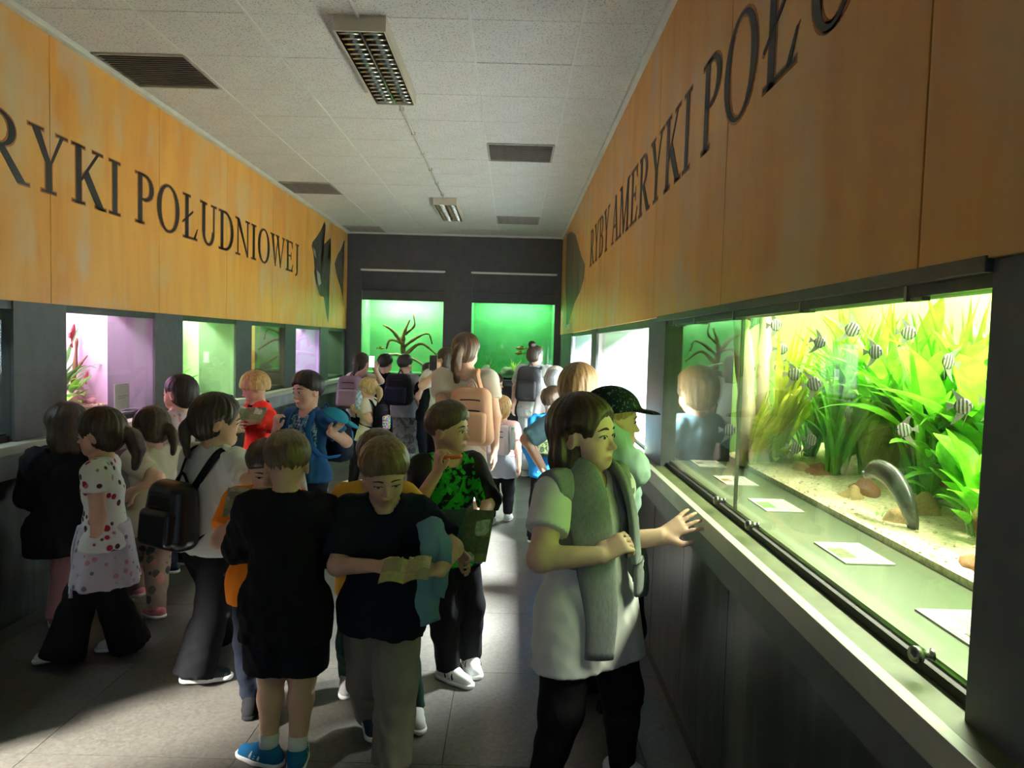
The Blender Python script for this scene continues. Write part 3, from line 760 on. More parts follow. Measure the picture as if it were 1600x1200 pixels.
plant('grassy_plant', gpos(1375, 815, 1.25), 'tiny green sprouts in the gravel in front of the dark fish', 'grass', 12, (.03, .06), M['leaf'], (.1, .9), wscale=2)
rock(gpos(1216, 718, 1.36), (0.058, 0.065, 0.058), M['rock_o'], 'ochre stone at the foot of the yellowish bush', 0)
rock(gpos(1202, 738, 1.27), (0.029, 0.039, 0.026), M['rock_b'], 'small red stone in the gravel by the yellowish bush', 1)
rock(gpos(1252, 742, 1.33), (0.039, 0.058, 0.046), M['rock_o'], 'ochre stone beside the dark red rock', 2)
rock(gpos(1278, 750, 1.36), (0.052, 0.098, 0.052), M['rock_b'], 'dark red-brown rock left of the dense green clump', 3)
rock(gpos(1345, 775, 1.34), (0.046, 0.098, 0.052), M['rock_b'], 'red-brown flat rock right of the dense green clump', 4)
rock(gpos(1332, 790, 1.28), (0.039, 0.058, 0.046), M['rock_o'], 'pale tan stone in front of the flat red rock', 1)
rock(gpos(1405, 805, 1.27), (0.046, 0.046, 0.052), M['rock_o'], 'round tan pebble under the dark fish', 2)
rock(gpos(1440, 800, 1.40), (0.065, 0.058, 0.078), M['rock_o'], 'round tan stone behind the dark fish', 3)
rock(gpos(1535, 890, 1.22), (0.039, 0.065, 0.033), M['rock_b'], 'flat brown stone in the gravel by the pillar', 0)
branch('driftwood', [([gpos(1420, 760, 1.62), tuple(atX(1470, 750, 1.55)), tuple(atX(1530, 790, 1.45)), gpos(1590, 860, 1.35)], .03, .05), ([tuple(atX(1500, 775, 1.5)), tuple(atX(1530, 800, 1.40)), gpos(1560, 840, 1.33)], .03, .035)], M['wood'], 'reddish driftwood log sloping down behind the light green plant')
branch('driftwood', [([gpos(1160, 690, 1.66), tpos(1165, 590, 1.66), tpos(1155, 470, 1.68)], .05, .035), ([gpos(1195, 690, 1.68), tpos(1192, 590, 1.68), tpos(1200, 450, 1.7)], .035, .028)], M['wood_p'], 'pale upright root at the far end of the tank')
fishes = [(1281, 535, 1.25, 'under the rail in front of the brightest leaves'), (1332, 515, 1.30, 'close below the rail above the strap leaf clump'), (1222, 545, 1.35, 'in front of the pale upright root'), (1218, 575, 1.30, 'below another by the pale upright root'), (1242, 585, 1.28, 'between the root and the green clump'), (1272, 600, 1.25, 'at the edge of the green strap clump'),
          (1368, 550, 1.35, 'half hidden by tall strap leaves'), (1420, 520, 1.4, 'high among the sword plant leaves'), (1482, 565, 1.25, 'in front of the tall sword plant'), (1412, 672, 1.20, 'hovering right above the dark eel-like fish'), (1268, 688, 1.24, 'low above the dark red rock'), (1243, 700, 1.28, 'low above the ochre stone'), (1324, 645, 1.3, 'against the dense middle clump'), (1505, 635, 1.25, 'above the slender stem plant'), (1555, 625, 1.22, 'next to the dark pillar'),
          (1172, 575, 1.3, 'over the yellowish bush'), (1180, 500, 1.4, 'at the top of the pale root'), (1213, 508, 1.35, 'near the top behind the sliding pane edge'), (1140, 672, 1.25, 'in the far corner by the yellow tuft')]
for i, (u, v, X, nm) in enumerate(fishes):
    p = tpos(u, v, X); s_ = .052 + .012 * rng.random()
    if u > 1400: s_ *= .85
    angelfish(p, s_, -.46 + rng.normal() * .45 + (PI if rng.random() < .5 else 0), 'striped silver angelfish ' + nm, rng.normal() * .15)
# dark eel-like fish curved over the gravel
kp = spline([tuple(atX(1352, 742, 1.22)), tuple(atX(1368, 733, 1.225)), tuple(atX(1392, 745, 1.23)), tuple(atX(1412, 775, 1.24)), tuple(atX(1424, 808, 1.25)), tuple(atX(1430, 832, 1.26))], 22)
t = empty('knife_fish', tuple(kp[10])); tag(t, 'dark grey eel-like fish arched nose first over the gravel of the large tank', 'fish')
rr = .040 * np.sin(np.linspace(.35, PI - .25, 22)) ** .8
v, f = sweep(kp - kp[10], rr * .6, rr, seg=12, up=(1, 0, 0)); v2, f2 = sweep(kp - kp[10], rr, rr * .6, seg=12, up=(1, 0, 0)); link('fish_body', pymesh('knife_body', v2, f2), M['knifefish'], t)
v, f = sweep([kp[1] - kp[10] + np.array((-.018, 0, .004)), kp[1] - kp[10] + np.array((-.012, 0, .004))], .004, seg=8); link('eye', pymesh('knife_eye', v, f), M['paper'], t)
v, f = sweep(kp[4:20] - kp[10] + np.array((0, .014, -.012)), .002, .012, seg=6, up=(1, 0, 0)); link('belly_fin', pymesh('knife_fin', v, f), M['knifefish'], t)

# ---- the other windows ---------------------------------------------------------------
PC = lambda n, a, b: m_noise(n, a, b, 3, .75, .15, .01)
tR2 = Tank('R', *WR[1], 'bright white aquarium window behind the boy in the dark patterned cap', PC('tank_back_white', (.34, .33, .32), (.46, .45, .44)), C('alcove_white', (.45, .44, .45), .5), None, (.90, .885, 1.0), 1700, lamp_y=(4.25, 5.0), shelfc=C('shelf_white', (.82, .82, .82), .5))
tR3 = Tank('R', *WR[2], 'pale blue aquarium window next to the end wall on the side of the bright tanks', PC('tank_back_paleblue', (.26, .33, .38), (.34, .41, .46)), C('alcove_paleblue', (.40, .46, .50), .5), None, (.90, .895, 1.0), 1050, shelfc=C('shelf_pale', (.80, .81, .82), .5))
tL0 = Tank('L', *WL[0], 'dark aquarium window with bluish reflections behind the girl in the black jacket', PC('tank_back_dark', (.03, .035, .04), (.08, .09, .10)), C('alcove_dark', (.06, .065, .07), .4), None, (.80, .9, 1.0), 14)
tL1 = Tank('L', *WL[1], 'pink and violet lit aquarium window with a notice on its ledge', PC('tank_back_pink', (.62, .44, .60), (.78, .60, .74)), C('alcove_mauve', (.20, .18, .21), .5), None, (1.0, .68, 1.0), 42)
tL2 = Tank('L', *WL[2], 'green lit aquarium window with a pale root, beside the violet one with the notice', PC('tank_back_palegreen', (.40, .58, .34), (.55, .70, .45)), C('alcove_sage', (.22, .30, .20), .5), None, (.85, 1.0, .72), 55)
tL3 = Tank('L', *WL[3], 'dim brown aquarium window with a yellow wooden side', PC('tank_back_umber', (.07, .075, .05), (.12, .12, .08)), C('alcove_umber', (.10, .10, .08), .5), C('alcove_yellow_wood', (.62, .42, .12), .6), (1.0, .9, .6), 18)
tL4 = Tank('L', *WL[4], 'lilac lit aquarium window behind the boy in the blue shirt', PC('tank_back_lilac', (.50, .38, .58), (.62, .50, .70)), C('alcove_lilac', (.36, .30, .42), .5), None, (.9, .72, 1.0), 55)
tL5 = Tank('L', *WL[5], 'small dim green aquarium window next to the corner of the end wall', PC('tank_back_darkgreen', (.07, .14, .08), (.12, .20, .11)), C('alcove_darkgreen', (.10, .14, .10), .5), None, (.8, 1.0, .75), 22)
tB1 = Tank('B', *BT[0], 'tall green aquarium in the end wall with tangled roots, behind the children with phones', PC('tank_back_mint', (.13, .42, .17), (.22, .52, .22)), C('alcove_mint', (.16, .34, .20), .5), None, (.72, 1.0, .72), 28, z_top=ZT, gravel=False, z0=ZTB - .01, d_in=.12, d_back=.75, zlamp=2.34)
tB2 = Tank('B', *BT[1], 'tall emerald aquarium with yellow fish behind the woman with the hair bun', PC('tank_back_emerald', (.04, .27, .08), (.07, .35, .11)), C('alcove_emerald', (.07, .26, .11), .5), None, (.68, 1.0, .68), 26, z_top=ZT, gravel=False, z0=ZTB - .01, d_in=.12, d_back=.75, zlamp=2.34)
def tp(T, a, d, up=0.0): return tuple(T.loc(a, d, T.gh(a, d) + up))
# pink tank contents
rock(tp(tL1, .90, .52, .04), (.09, .12, .06), M['rock_p'], 'large pink stone in the violet aquarium', 2)
rock(tp(tL1, 1.03, .47, .01), (.04, .05, .03), M['rock_p'], 'small pink stone in the violet aquarium', 3)
plant('sword_plant', tp(tL1, .80, .50), 'green leafy plant beside the pink stone', 'oval', 32, (.12, .28), M['leaf'], (.1, 1.0))
plant('sword_plant', tp(tL1, .95, .70), 'yellow green leafy plant behind the pink stone', 'oval', 28, (.12, .28), M['leaf_y'], (.1, 1.0))
plant('vallisneria', tp(tL1, .90, .62), 'dark green strap plant at the back of the violet aquarium', 'strap', 14, (.3, .6), M['leaf_d'], (.05, .6))
branch('driftwood', [([tp(tL1, 1.0, .6), tuple(tL1.loc(1.02, .58, 1.3)), tuple(tL1.loc(1.0, .55, 1.55))], .02, .01), ([tuple(tL1.loc(1.02, .58, 1.3)), tuple(tL1.loc(1.05, .5, 1.42))], .012, .006)], M['wood'], 'thin brown branch in the violet aquarium')
slim_fish('red_fish', tL1.loc(.90, .52, 1.58), .16, PI / 2, M['redfish'], 'red fish hanging nose down in the violet aquarium', -1.3)
slim_fish('red_fish', tL1.loc(1.04, .50, 1.26), .09, PI / 2, M['redfish'], 'small red fish above the pink stone', -1.2)
t = empty('notice', tuple(tL1.loc(.90, .16, ZS)), tL1.rz); tag(t, 'white printed notice standing on the ledge of the violet aquarium', 'notice')
box('sheet', -.10, .10, -.002, .002, .004, .195, M['paper'], t)
bm = bmesh.new()
for zz, a, b in ((.10, -.06, .07), (.085, -.06, .05)): bx(bm, a, b, -.0035, -.002, zz, zz + .007)
link('printed_lines', bm_mesh('notice_lines', bm), M['print_grey'], t)
# green tank 2
branch('driftwood', [([tp(tL2, 1.0, .60), tuple(tL2.loc(1.02, .58, 1.35)), tuple(tL2.loc(.98, .56, 1.75))], .05, .03), ([tp(tL2, 1.06, .52), tuple(tL2.loc(1.04, .56, 1.3)), tuple(tL2.loc(1.08, .56, 1.6))], .03, .02)], M['wood_p'], 'pale root standing in the green lit side aquarium')
plant('sword_plant', tp(tL2, .93, .50), 'lime leafy plant in the green lit side aquarium', 'oval', 16, (.15, .30), M['leaf'], (.1, .9))
plant('stem_plant', tp(tL2, .96, .66), 'tall green stem plant against the side of the green lit aquarium', 'bush', 22, (.2, .36), M['leaf'], (.4, 1.1))
rock(tp(tL2, 1.06, .45, .01), (.06, .09, .04), M['rock_g'], 'grey stone in the green lit side aquarium', 4)
# umber tank, lilac tank, small green tank, dark tank
rock(tp(tL3, .95, .5, .03), (.10, .16, .09), M['rock_b'], 'dark rock in the dim brown aquarium', 1)
branch('driftwood', [([tp(tL3, .3, .7), tuple(tL3.loc(.5, .6, 1.2)), tuple(tL3.loc(.8, .55, 1.3))], .04, .015)], M['wood'], 'dark branch in the dim brown aquarium')
branch('driftwood', [([tp(tL4, .3, .7), tuple(tL4.loc(.6, .6, 1.4)), tuple(tL4.loc(.95, .5, 1.45))], .02, .008)], M['wood'], 'thin branch in the lilac aquarium')
rock(tp(tL4, 1.0, .55, .02), (.09, .14, .06), M['rock_p'], 'pinkish stone in the lilac aquarium', 0)
plant('vallisneria', tp(tL5, .9, .5), 'green strap plant in the small dim aquarium', 'strap', 14, (.25, .45), M['leaf_d'], (.05, .7))
rock(tp(tL5, .92, .45, .02), (.08, .12, .06), M['rock_g'], 'grey stone in the small dim aquarium', 3)
branch('driftwood', [([tp(tL0, .8, .6), tuple(tL0.loc(.9, .55, 1.25)), tuple(tL0.loc(.98, .5, 1.5))], .05, .02), ([tuple(tL0.loc(.88, .56, 1.2)), tuple(tL0.loc(.75, .5, 1.35))], .03, .01)], M['wood_p'], 'pale twisted root in the dark aquarium')
rock(tp(tL0, .9, .50, .02), (.10, .14, .06), M['rock_g'], 'grey stone in the dark aquarium', 2)
# white tanks on the right
rock(tp(tR2, 1.6, .55, .02), (.10, .14, .06), M['rock_o'], 'ochre stone in the bright white aquarium', 2)
plant('sword_plant', tp(tR2, 1.1, .7), 'green plant at the back of the bright white aquarium', 'oval', 18, (.2, .5), M['leaf'], (.1, .8))
branch('driftwood', [([tp(tR2, 1.5, .7), tuple(tR2.loc(1.3, .6, 1.3)), tuple(tR2.loc(1.1, .6, 1.2))], .04, .015)], M['wood'], 'brown root in the bright white aquarium')
rock(tp(tR3, 1.2, .55, .02), (.12, .2, .07), M['rock_g'], 'grey stone in the pale blue aquarium', 1)
# end wall tanks
b = lambda T, *p: tuple(T.loc(*p))
branch('driftwood', [([b(tB1, .66, .5, 1.15), b(tB1, .60, .5, 1.6), b(tB1, .72, .45, 1.95)], .06, .015), ([b(tB1, .62, .5, 1.5), b(tB1, .45, .4, 1.75), b(tB1, .28, .4, 1.85)], .035, .012), ([b(tB1, .62, .5, 1.55), b(tB1, .42, .35, 1.60), b(tB1, .36, .3, 1.45)], .03, .012),
                     ([b(tB1, .64, .5, 1.5), b(tB1, .85, .4, 1.65), b(tB1, 1.05, .35, 1.72), b(tB1, 1.12, .35, 1.55)], .03, .010), ([b(tB1, .64, .5, 1.35), b(tB1, .92, .4, 1.55), b(tB1, 1.2, .3, 1.38)], .035, .012), ([b(tB1, .64, .5, 1.7), b(tB1, .80, .45, 1.85), b(tB1, .78, .45, 2.05)], .025, .008)], M['wood'], 'tangled brown roots in the tall green aquarium')
branch('driftwood', [([b(tB1, .25, .28, 1.32), b(tB1, .55, .25, 1.36), b(tB1, .85, .25, 1.28), b(tB1, 1.05, .25, 1.15)], .03, .02)], M['wood_p'], 'pale fallen branch at the bottom of the tall green aquarium')
for i, (a, d, r, nm) in enumerate([(.70, .22, .10, 'pale stone under the fallen branch'), (1.05, .25, .09, 'rounded stone at the bottom of the tall green aquarium'), (.30, .25, .11, 'wide stone near the corner of the tall green aquarium')]):
    rock(tp(tB1, a, d, .02), (r, r * .8, r * .7), M['rock_g'], nm, i)
slim_fish('yellow_fish', tB1.loc(.28, .25, 1.46), .12, .4, M['goldfish'], 'yellow fish above the fallen branch in the tall green aquarium')
for i, (a, z, nm) in enumerate([(.82, 1.52, 'orange fish above the hair bun in the emerald aquarium'), (.80, 1.44, 'lower orange fish beside the hair bun in the emerald aquarium'), (1.12, 1.55, 'yellow fish close to the wall edge of the emerald aquarium')]):
    slim_fish('yellow_fish', tB2.loc(a, .22, z), .17 if i < 2 else .1, PI - .3 * i, M['goldfish'], nm)
for i, (a, d, r, nm) in enumerate([(.25, .3, .13, 'dark stone at the end of the emerald aquarium'), (.60, .3, .12, 'mossy stone in the middle of the emerald aquarium'), (1.1, .3, .11, 'stone at the wall edge of the emerald aquarium')]):
    rock(tp(tB2, a, d, .03), (r, r * .8, r * .8), M['rock_g'], nm, i + 1)
plant('grassy_plant', tp(tB2, .30, .35), 'dark grassy plant in the emerald aquarium', 'grass', 24, (.15, .35), M['leaf_d'], (.1, .8), wscale=2)
plant('grassy_plant', tp(tB2, .72, .33), 'yellowish bushy plant in the emerald aquarium', 'grass', 26, (.15, .32), M['leaf_y'], (.2, 1.0), wscale=2)
# ================================================================== PEOPLE
# ---- signed distance fields meshed with surface nets: one continuous skin per body
class Field:
    def __init__(s, lo, hi, vox):
        s.lo = np.array(lo, float) - 2 * vox; s.v = vox
        s.n = np.ceil((np.array(hi, float) + 2 * vox - s.lo) / vox).astype(int) + 1
        s.a = np.full(s.n, .5, np.float32)
    def region(s, lo, hi):
        i0 = np.maximum(np.floor((np.array(lo) - s.lo) / s.v).astype(int), 0); i1 = np.minimum(np.ceil((np.array(hi) - s.lo) / s.v).astype(int) + 1, s.n)
        if np.any(i1 <= i0): return None, None
        sl = tuple(slice(a, b) for a, b in zip(i0, i1))
        ax = [(s.lo[k] + s.v * np.arange(i0[k], i1[k])).astype(np.float32) for k in range(3)]
        return sl, (ax[0][:, None, None], ax[1][None, :, None], ax[2][None, None, :])
    def put(s, sl, d, k, op):
        A = s.a[sl]
        if op == 'add':
            if k > 0: h = np.maximum(k - np.abs(A - d), 0) / k; s.a[sl] = np.minimum(A, d) - h * h * k * .25
            else: s.a[sl] = np.minimum(A, d)
        elif op == 'sub':
            if k > 0: h = np.maximum(k - np.abs(-d - A), 0) / k; s.a[sl] = np.maximum(A, -d) + h * h * k * .25
            else: s.a[sl] = np.maximum(A, -d)
        else: s.a[sl] = np.maximum(A, d)
    def cone(s, a, b, ra, rb, k=.02, flat=None, cuts=(), op='add'):
        a = np.array(a, float); b = np.array(b, float); R = max(ra, rb) + k + 2 * s.v
        sl, g = s.region(np.minimum(a, b) - R, np.maximum(a, b) + R)
        if sl is None: return
        x, y, z = g[0] - a[0], g[1] - a[1], g[2] - a[2]; ba = b - a
        if flat is not None:
            ax, fc = np.array(flat[0], float), flat[1]; dp = (x * ax[0] + y * ax[1] + z * ax[2]) * (1 / fc - 1)
            x = x + ax[0] * dp; y = y + ax[1] * dp; z = z + ax[2] * dp; ba = ba + ax * (ba @ ax) * (1 / fc - 1)
        L2 = ba @ ba + 1e-9
        t = np.clip((x * ba[0] + y * ba[1] + z * ba[2]) / L2, 0, 1)
        d = np.sqrt((x - t * ba[0]) ** 2 + (y - t * ba[1]) ** 2 + (z - t * ba[2]) ** 2) - (ra + (rb - ra) * t)
        for pt, nrm in cuts:
            d = np.maximum(d, (g[0] - pt[0]) * nrm[0] + (g[1] - pt[1]) * nrm[1] + (g[2] - pt[2]) * nrm[2])
        s.put(sl, d.astype(np.float32), k, op)
    def ell(s, c, r, Rm=None, k=.02, op='add', cuts=()):
        c = np.array(c, float); r = np.array(r, float); R = r.max() + k + 2 * s.v
        sl, g = s.region(c - R, c + R)
        if sl is None: return
        x, y, z = g[0] - c[0], g[1] - c[1], g[2] - c[2]
        if Rm is None: Rm = np.eye(3)
        X = (x * Rm[0, 0] + y * Rm[1, 0] + z * Rm[2, 0]) / r[0]; Y = (x * Rm[0, 1] + y * Rm[1, 1] + z * Rm[2, 1]) / r[1]; Z = (x * Rm[0, 2] + y * Rm[1, 2] + z * Rm[2, 2]) / r[2]
        q = np.sqrt(X * X + Y * Y + Z * Z) + 1e-6; q2 = np.sqrt((X / r[0]) ** 2 + (Y / r[1]) ** 2 + (Z / r[2]) ** 2) + 1e-6
        d = q * (q - 1) / q2
        for pt, nrm in cuts:
            d = np.maximum(d, (g[0] - pt[0]) * nrm[0] + (g[1] - pt[1]) * nrm[1] + (g[2] - pt[2]) * nrm[2])
        s.put(sl, d.astype(np.float32), k, op)
    def rbox(s, c, h, Rm, r, k=.01, op='add', taper=0.0):
        c = np.array(c, float); h = np.array(h, float); R = np.linalg.norm(h) + k + 2 * s.v
        sl, g = s.region(c - R, c + R)
        if sl is None: return
        x, y, z = g[0] - c[0], g[1] - c[1], g[2] - c[2]
        Z = x * Rm[0, 2] + y * Rm[1, 2] + z * Rm[2, 2]; sc = 1 - taper * np.clip(Z / h[2], -1, 1)
        X = np.abs(x * Rm[0, 0] + y * Rm[1, 0] + z * Rm[2, 0]) - h[0] * sc + r; Y = np.abs(x * Rm[0, 1] + y * Rm[1, 1] + z * Rm[2, 1]) - h[1] * sc + r; Z = np.abs(Z) - h[2] + r
        d = np.sqrt(np.maximum(X, 0) ** 2 + np.maximum(Y, 0) ** 2 + np.maximum(Z, 0) ** 2) + np.minimum(np.maximum(X, np.maximum(Y, Z)), 0) - r
        s.put(sl, d.astype(np.float32), k, op)
    def cutall(s, pt, nrm):
        sl, g = s.region(s.lo, s.lo + s.v * s.n)
        s.a = np.maximum(s.a, ((g[0] - pt[0]) * nrm[0] + (g[1] - pt[1]) * nrm[1] + (g[2] - pt[2]) * nrm[2]).astype(np.float32))
    def mesh(s):
        A = s.a; A[0] = A[-1] = .5; A[:, 0] = A[:, -1] = .5; A[:, :, 0] = A[:, :, -1] = .5
        S_ = A < 0; c = np.zeros(np.array(A.shape) - 1, np.uint8)
        for i in (0, 1):
            for j in (0, 1):
                for k in (0, 1): c += S_[i:A.shape[0] - 1 + i, j:A.shape[1] - 1 + j, k:A.shape[2] - 1 + k]
        act = np.argwhere((c > 0) & (c < 8))
        if len(act) == 0: return np.zeros((0, 3)), np.zeros((0, 4), int)
        idx = np.full(c.shape, -1, np.int32); idx[act[:, 0], act[:, 1], act[:, 2]] = np.arange(len(act))
        acc = np.zeros((len(act), 3)); cnt = np.zeros(len(act))
        cor = [(i, j, k) for i in (0, 1) for j in (0, 1) for k in (0, 1)]
        vals = {q: A[act[:, 0] + q[0], act[:, 1] + q[1], act[:, 2] + q[2]] for q in cor}
        for q in cor:
            for ax in range(3):
                if q[ax] == 0:
                    p = list(q); p[ax] = 1; p = tuple(p); d0, d1 = vals[q], vals[p]; m = (d0 < 0) != (d1 < 0)
                    t = np.where(m, d0 / np.where(m, d0 - d1, 1), 0)
                    for e in range(3): acc[:, e] += np.where(m, q[e] + (t if e == ax else 0), 0)
                    cnt += m
        V = s.lo + s.v * (act + acc / cnt[:, None])
        F = []
        for ax in range(3):
            u, w = (ax + 1) % 3, (ax + 2) % 3
            sa = [slice(None)] * 3; sb = [slice(None)] * 3; sa[ax] = slice(0, -1); sb[ax] = slice(1, None)
            df = S_[tuple(sa)] != S_[tuple(sb)]; e = np.argwhere(df)
            e = e[(e[:, u] > 0) & (e[:, w] > 0) & (e[:, u] < A.shape[u] - 1) & (e[:, w] < A.shape[w] - 1)]
            if len(e) == 0: continue
            ins = S_[e[:, 0], e[:, 1], e[:, 2]]
            def at(du, dw):
                q = e.copy(); q[:, u] += du; q[:, w] += dw; return idx[q[:, 0], q[:, 1], q[:, 2]]
            f = np.stack([at(-1, -1), at(0, -1), at(0, 0), at(-1, 0)], 1); f[~ins] = f[~ins][:, ::-1]; F.append(f)
        return V, np.vstack(F)
def net_mesh(name, V, Fq, fold=0.0, fscale=9.0, fz=.45, seed=0.0):
    me = bpy.data.meshes.new(name); n = len(V); m = len(Fq)
    me.vertices.add(n); me.loops.add(4 * m); me.polygons.add(m)
    me.vertices.foreach_set('co', V.astype(np.float32).ravel()); me.loops.foreach_set('vertex_index', Fq.astype(np.int32).ravel())
    me.polygons.foreach_set('loop_start', np.arange(0, 4 * m, 4, dtype=np.int32)); me.update(calc_edges=True); me.validate()
    if fold:
        N = np.zeros(n * 3, np.float32); me.vertices.foreach_get('normal', N); N = N.reshape(-1, 3)
        P = V * np.array((1, 1, fz)) * fscale + seed
        def w(a, b, c, ph):
            q = P @ np.array((a, b, c)) + ph + 1.2 * np.sin(P @ np.array((c, a, -b)) * .6 + ph * 2); return 1.0 - 2.0 * np.sqrt(np.sin(q) ** 2 + .05)
        h = w(.55, .32, .30, 0) * .55 + w(-.40, .62, .75, 1.7) * .35 + w(.95, -.75, .45, 4.1) * .22 + w(.2, .18, 1.15, 2.2) * .30
        h = h * (.55 + .45 * np.sin(P @ np.array((.21, .17, .13)) + seed))
        V = V + N * ((h + .55) * fold)[:, None]; me.vertices.foreach_set('co', V.astype(np.float32).ravel()); me.update()
    me.shade_smooth(); return me
def rot_m(yaw=0, pitch=0, roll=0):
    """columns: right, forward, up. yaw>0 turns to the right, pitch>0 looks up, roll>0 tilts to the right shoulder (degrees)"""
    y, p, r = (math.radians(v) for v in (yaw, pitch, roll))
    return np.array(Matrix.Rotation(-y, 3, 'Z') @ Matrix.Rotation(p, 3, 'X') @ Matrix.Rotation(r, 3, 'Y'))
def ik(a, c, l1, l2, pole):
    a = np.array(a, float); c = np.array(c, float); d = c - a; L = np.linalg.norm(d); mx = (l1 + l2) * .995
    if L > mx: c = a + d / L * mx; d = c - a; L = mx
    L = max(L, abs(l1 - l2) + .005); u = d / L
    x = (l1 * l1 - l2 * l2 + L * L) / (2 * L); h = math.sqrt(max(l1 * l1 - x * x, 0)); p = np.array(pole, float); p = p - u * (p @ u); p /= np.linalg.norm(p) + 1e-9
    return a + u * x + p * h, c
# ---- materials for people
def m_skin(name, c):
    m = mat(name, c, .5, 0, .35); t = NT(m); at = t.n('Attribute'); at.attribute_name = 'tint'; n = t.noise(t.coord('Object'), 30, 3)
    base = t.ramp(n, [(.3, tuple(v * .94 for v in c)), (.7, tuple(min(1, v * 1.05) for v in c))])
    t.col(t.mix(at.outputs['Fac'], base, (c[0] * .78, c[1] * .42, c[2] * .42)))
    t.b.inputs['Subsurface Weight'].default_value = .0; return m
M['skin'] = m_skin('skin_light', (.66, .40, .285)); M['skin_p'] = m_skin('skin_pale', (.72, .46, .35)); M['skin_t'] = m_skin('skin_tan', (.56, .32, .215))
_hair = {}
def m_hair(c):
    if c not in _hair:
        m = mat('hair_%d' % len(_hair), c, .42, 0, .5); t = NT(m); v = t.coord('Object', (1, 1, .12)); n = t.noise(v, 90, 4, .6)
        t.col(t.ramp(n, [(.3, tuple(x * .55 for x in c)), (.7, tuple(min(1, x * 1.5) for x in c))])); t.bump(n, .55, .004); _hair[c] = m
    return _hair[c]
_cloth = {}
def cloth(c, rough=.85, pat=None, c2=None, scale=20, lo=.45, hi=.5):
    key = (c, rough, pat, c2, scale, lo)
    if key in _cloth: return _cloth[key]
    m = mat('cloth_%d' % len(_cloth), c, rough, 0, .12); t = NT(m); v = t.coord('Object'); wv = t.noise(v, 260, 2)
    if pat == 'blotch':
        n = t.noise(v, scale, 2, .5, .6); t.col(t.ramp(n, [(lo, c), (hi, c2)]))
    elif pat == 'flowers':
        d = t.vor(v, scale); cc = t.vor(v, scale, 'Color'); k = t.ramp(d, [(lo, (1, 1, 1)), (lo + .06, (0, 0, 0))]); cr = t.ramp(cc, [(.2, c2[0]), (.45, c2[1]), (.75, c2[2])], 'CONSTANT'); t.col(t.mix(k, c, cr))
    elif pat == 'jersey':   # flecked knit
        n = t.noise(t.coord('Object', (1, 1, .25)), scale, 4, .7); t.col(t.ramp(n, [(.3, c), (.7, c2)]))
    elif pat == 'sequin':
        cc = t.vor(v, scale, 'Color'); hs = t.n('HueSaturation'); hs.inputs['Saturation'].default_value = 1.6; t.l(cc, hs.inputs['Color']); t.col(hs.outputs[0])
    elif pat == 'zig':     # torn horizontal bands
        n = t.noise(t.coord('Object', (1, 1, 2.6)), scale, 3, .55, .8); t.col(t.ramp(n, [(lo, c), (hi, c2)]))
    t.bump(wv, .25, .0015); _cloth[key] = m; return m
M['eye'] = mat('eyeball', (.8, .78, .75), .15); t = NT(M['eye']); at = t.n('Attribute'); at.attribute_name = 'col'; t.col(at.outputs['Color'])
def cloth_print(c, zc, rx_, rz_, cols, scale=45, lo=.46, hi=.5, x0=0.0, front=True):
    m = mat('printed_cloth', c, .8, 0, .3); t = NT(m); tc = t.n('TexCoord'); sp = t.n('SeparateXYZ'); t.l(tc.outputs['Object'], sp.inputs[0]); v = tc.outputs['Object']
    def mth(op, a, b=None):
        n = t.n('Math', operation=op)
        for k, q in enumerate((a, b)):
            if q is None: continue
            if isinstance(q, (int, float)): n.inputs[k].default_value = q
            else: t.l(q, n.inputs[k])
        return n.outputs[0]
    ex = mth('POWER', mth('ABSOLUTE', mth('DIVIDE', mth('SUBTRACT', sp.outputs[0], x0), rx_)), 4.0); ez = mth('POWER', mth('ABSOLUTE', mth('DIVIDE', mth('SUBTRACT', sp.outputs[2], zc), rz_)), 4.0)
    inside = mth('LESS_THAN', mth('ADD', ex, ez), 1.0)
    if front: inside = mth('MULTIPLY', inside, mth('GREATER_THAN', sp.outputs[1], 0.0))
    n1 = t.noise(v, scale, 3, .6, .7); k = t.ramp(n1, [(lo, (0, 0, 0)), (hi, (1, 1, 1))]); cc = t.ramp(t.noise(v, scale * .6, 2), [(.4, cols[0]), (.5, cols[1]), (.62, cols[2])], 'CONSTANT')
    n = t.n('Mix'); n.data_type = 'FLOAT'; t.l(inside, n.inputs[0]); n.inputs[2].default_value = 0; t.l(k, n.inputs[3]); t.col(t.mix(n.outputs[0], c, cc)); t.bump(t.noise(v, 260, 2), .25, .0015); return m
M['sole_w'] = mat('shoe_sole_white', (.74, .74, .72), .6)

